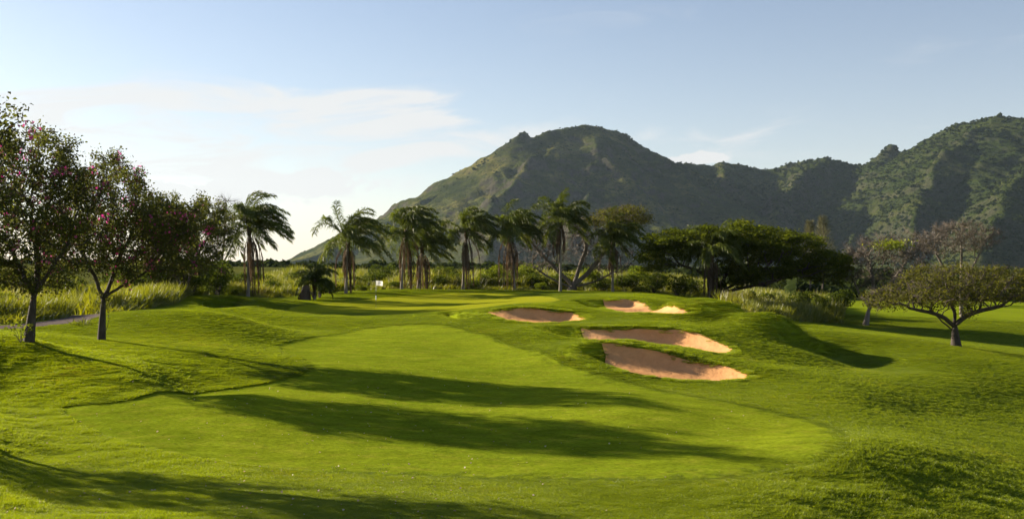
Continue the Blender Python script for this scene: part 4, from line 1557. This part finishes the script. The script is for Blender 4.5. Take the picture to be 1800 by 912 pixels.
for a in [
    (255, 79, 95, 466, 0, 'dark shrub right behind the curved trunk limbs'),
    (292, 84, 100, 456, 3, 'dark leafy shrub below the farther flowering crown'),
    (338, 86, 100, 452, 1, 'tall dark shrub left of the bare grey tree'),
    (382, 89, 84, 458, 2, 'dark shrub at the foot of the bare grey tree'),
    (424, 99, 60, 468, 0, 'dark shrub just left of the bushy palm'),
    (1300, 98, 40, 520, 2, 'dark shrub at the left end of the right-hand tall grass'),
    (1410, 108, 90, 508, 1, 'broad dark shrub behind the right-hand tall grass'),
    (1345, 112, 80, 508, 0, 'dark shrub under the right limbs of the umbrella tree'),
    (660, 115, 80, 474, 3, 'broad dark shrub behind the flag'),
    (560, 112, 60, 484, 2, 'dark shrub behind the low young palm'),
    (800, 112, 60, 476, 2, 'dark shrub left of the orange-skirted palm'),
    (905, 112, 60, 470, 1, 'dark shrub behind the long-skirted palm trunk'),
    (562, 95, 56, 470, 0, 'dark rounded shrub crowding the low young palm'),
    (-10, 57, 60, 530, 4, 'low bright shrub at the left edge beside the cart path'),
    (150, 66, 70, 520, 5, 'bright shrub above the bend of the cart path'),
    (235, 74, 60, 508, 1, 'dark shrub between the curved trunk and the left hollow'),
    (60, 60, 46, 535, 1, 'small dark shrub behind the cart path bend'),
    (620, 112, 70, 478, 0, 'dark shrub behind the arching-frond palm'),
    (640, 104, 40, 498, 5, 'small bright shrub left of the flag'),
    (735, 113, 70, 474, 2, 'dark shrub behind the two close palms'),
    (830, 108, 50, 488, 0, 'dark shrub at the foot of the orange-skirted palm'),
    (985, 114, 70, 474, 3, 'dark shrub behind the tallest palm'),
    (1060, 110, 56, 486, 1, 'dark shrub between the tallest palm and the thin straight one'),
    (955, 108, 40, 494, 6, 'small bright shrub left of the tallest palm'),
    (480, 104, 60, 490, 1, 'dark shrub right of the bushy palm'),
    (450, 118, 90, 474, 3, 'broad dark shrub behind the bushy palm'),
    (15, 66, 90, 505, 0, 'dark shrub in the tall grass left of the nearest trunk'),
    (110, 74, 120, 478, 1, 'dark rounded shrub seen between the two leaning trunks'),
    (205, 84, 130, 470, 2, 'large dark shrub behind the curved trunk'),
    (60, 92, 150, 468, 3, 'broad dark shrub far behind the nearest trunk'),
    (-40, 80, 130, 470, 1, 'dark shrub at the far left edge above the grass'),
    (300, 98, 120, 455, 0, 'tall dark shrub behind the hidden palm trunks'),
    (365, 94, 100, 450, 2, 'tall dark shrub right of the hidden palm trunks'),
    (410, 90, 52, 498, 5, 'small bright shrub at the foot of the bushy palm'),
    (345, 88, 60, 500, 4, 'small bright shrub behind the left hollow'),
    (505, 108, 44, 495, 2, 'small dark shrub between the bushy palm and the stump'),
    (580, 101, 50, 490, 3, 'dark shrub right of the low young palm'),
    (535, 125, 90, 470, 0, 'far dark shrub on the skyline left of the young palm'),
    (690, 108, 46, 492, 1, 'dark shrub just right of the flag'),
    (672, 126, 70, 462, 2, 'far shrub on the skyline above the flag'),
    (770, 110, 62, 478, 3, 'dark shrub right of the two close palms'),
    (790, 125, 70, 464, 1, 'far shrub right of the two close palms'),
    (852, 111, 64, 466, 4, 'leafy bright shrub right of the orange-skirted palm'),
    (880, 116, 70, 460, 5, 'bright shrub behind the long-skirted palm'),
    (940, 113, 74, 472, 0, 'dark shrub right of the long-skirted palm'),
    (925, 124, 80, 460, 6, 'bright shrub farther back between two palms'),
    (1040, 117, 60, 462, 4, 'bright shrub right of the tallest palm'),
    (1105, 112, 80, 474, 0, 'dark shrub right of the thin straight palm'),
    (1150, 110, 84, 476, 1, 'dark shrub beneath the left limbs of the umbrella tree'),
    (1190, 107, 70, 480, 2, 'dark shrub left of the umbrella tree trunk'),
    (1130, 118, 90, 462, 5, 'brighter shrub behind the dark ones left of the umbrella tree'),
    (1215, 113, 50, 486, 3, 'dark shrub just left of the palm in front'),
    (1325, 107, 34, 506, 1, 'small dark shrub right of the umbrella tree trunk'),
    (1385, 94, 64, 532, 0, 'dark shrub at the foot of the tall grass on the right'),
    (1355, 88, 50, 540, 2, 'low dark shrub in front of the tall grass on the right'),
    (1440, 104, 60, 512, 3, 'dark shrub at the right end of the tall grass'),
    (1478, 110, 70, 498, 0, 'dark shrub below the right limbs of the umbrella tree'),
]:
    shrub(*a)


def sprout():
    base = G(36, 35.7)
    root = empty('seedling', base)
    tag(root, 'small leafy sprout at the foot of the nearest trunk', 'plant')
    r = np.random.default_rng(9)
    P, par = [np.zeros(3)], [-1]
    tips = []
    for i in range(9):
        a = r.uniform(0, 6.28)
        e = np.array([math.cos(a) * .35, math.sin(a) * .35, r.uniform(.3, .65)])
        P += [e * .5 + [0, 0, .1], e]
        par += [0, len(P) - 2]
        tips.append(e)
    obj('stem', mesh('stem', *tube_mesh(np.array(P), np.array(par), np.full(len(P), .008), 4), MT['bark']), root)
    C = np.repeat(np.array(tips), 9, 0) + r.normal(0, .09, (81, 3))
    o = obj('foliage', mesh('foliage', *leaf_cards(C, .13, r, .5), MT['shrub_bright'], False), root)
    o['kind'] = 'stuff'


sprout()


def stump():
    base = G(536, 90)
    root = empty('tree_stump', base)
    tag(root, 'broken brown palm stump beside the low young palm', 'stump')
    P = np.array([[0, 0, -.2], [0.02, 0, .35], [.06, 0, .8], [.14, 0, 1.15], [.2, 0, 1.35]])
    obj('trunk', mesh('trunk', *tube_mesh(P, np.arange(5) - 1, np.array([.62, .5, .42, .3, .1]), 9), MT['palm_dead']), root)
    r = np.random.default_rng(4)
    for i in range(8):
        V, Q = frond_mesh(r.uniform(0, 6.28), radians(r.uniform(-10, 50)), r.uniform(.8, 1.3), r, n=8, droop=.5, wind=0, dead=True, nl=12, wl=.3)
        obj('dead_frond', mesh('dead_frond', V, Q, MT['palm_dead'], False), root, np.array([.1, 0, r.uniform(.5, 1.1)]))


stump()


# ------------------------------------------------------------------ flagstick
def flagstick():
    h = hit([(661, 540)])[0]
    base = np.array([h[0], h[1], float(T(h[:1], h[1:])[0])])
    root = empty('flagstick', base)
    tag(root, 'thin flagstick with a small white flag on the green', 'flagstick')
    top = 47 * mpp(h[1])

    def rod(name, z0, z1, r, mat, parent=root):
        P = np.array([[0, 0, z0], [0, 0, (z0 + z1) / 2], [0, 0, z1]])
        V, Q = tube_mesh(P, np.arange(3) - 1, np.full(3, r), 10)
        return obj(name, mesh(name, V, Q, mat), parent)
    rod('pole', -.1, top * .62, 0.011, MT['black'])
    rod('upper_pole', top * .62, top, 0.014, MT['white'])
    rod('marker_sleeve', top * .28, top * .44, 0.045, MT['white'])
    rod('sleeve_cap', top * .44, top * .475, 0.047, MT['black'])
    # cloth with a ripple, two-sided with real thickness
    W_, H_ = 0.52, 0.38
    nx, nz = 18, 10
    V = []
    for side in (-1, 1):
        for i in range(nx + 1):
            for j in range(nz + 1):
                u, v = i / nx, j / nz
                V.append((0.014 + u * W_, 0.05 * u * math.sin(7 * u + 1.2 * v) + side * 0.003, top - 0.01 - v * H_ - 0.05 * u * u))
    V = np.array(V)
    q = grid_faces(nx + 1, nz + 1)
    off = (nx + 1) * (nz + 1)
    fl = obj('flag', mesh('flag', V, np.concatenate([q, q[:, ::-1] + off]), MT['flag']), root)
    # printed swoosh-like crest on the cloth
    E_ = []
    for k in range(15):
        a = radians(20 + k * 10)
        for rr in (.075, .105):
            u = (0.27 + rr * 1.2 * math.cos(a)) / W_
            v = (0.24 - rr * math.sin(a)) / H_
            E_.append((0.014 + u * W_, 0.05 * u * math.sin(7 * u + 1.2 * v) - 0.008, top - 0.01 - v * H_ - 0.05 * u * u))
    obj('emblem', mesh('emblem', np.array(E_), np.array([(2 * i, 2 * i + 1, 2 * i + 3, 2 * i + 2) for i in range(14)]), MT['gold'], False), fl)
    # the cup the stick stands in
    P = np.array([[0, 0, -.12], [0, 0, -.05], [0, 0, .006]])
    obj('cup', mesh('cup', *tube_mesh(P, np.arange(3) - 1, np.full(3, .054), 14), MT['white']), root)


flagstick()


# ------------------------------------------------------------------ fallen petals and leaves on the turf
def fallen():
    V, Q = leaf_cards(np.array([[0, 0, .3], [.25, .1, .35]]), 1.0, np.random.default_rng(1), 1.5, 0.7)
    t = template('fallen_leaf', V, Q, MT['petal'], False)
    r = np.random.default_rng(77)
    n = 900
    u = r.uniform(-.52, .52, n)
    d = np.exp(r.uniform(math.log(14), math.log(40), n))
    k = np.exp(-((u + .2) / .3) ** 2) * .9 + .12 > r.uniform(0, 1, n)
    x, d = (u * d)[k], d[k]
    P = np.stack([x, d, T(x, d) + relief(x, d) * .6 + .015], 1)
    s = r.uniform(.025, .06, len(x))
    scatter('fallen_leaves', t, P, np.stack([s, s, s], 1), np.stack([r.normal(0, .3, len(x)), r.normal(0, .3, len(x)), r.uniform(0, 6.28, len(x))], 1),
            'pale fallen petals and leaves dotted over the turf', 'leaves')


fallen()


# ------------------------------------------------------------------ the air
def haze():
    x0, x1, y0, y1, z0, z1 = -3600, 3600, -400, 3900, -16.0, 345.0
    V = [(x, y, z) for z in (z0, z1) for y in (y0, y1) for x in (x0, x1)]
    Q = [(0, 2, 3, 1), (4, 5, 7, 6), (0, 1, 5, 4), (2, 6, 7, 3), (0, 4, 6, 2), (1, 3, 7, 5)]
    m, g, out = new_mat('haze_air')
    v = g.node('ShaderNodeVolumePrincipled')
    v.inputs['Color'].default_value = (0.60, 0.78, 1.0, 1.0)
    v.inputs['Density'].default_value = HAZE_DENSITY
    v.inputs['Anisotropy'].default_value = 0.35
    g.l.new(v.outputs[0], out.inputs['Volume'])
    o = obj('haze', mesh('haze', V, Q, m, False))
    tag(o, 'thin blue haze hanging in front of the mountain', 'haze', kind='stuff')


if HAZE_DENSITY > 0:
    haze()
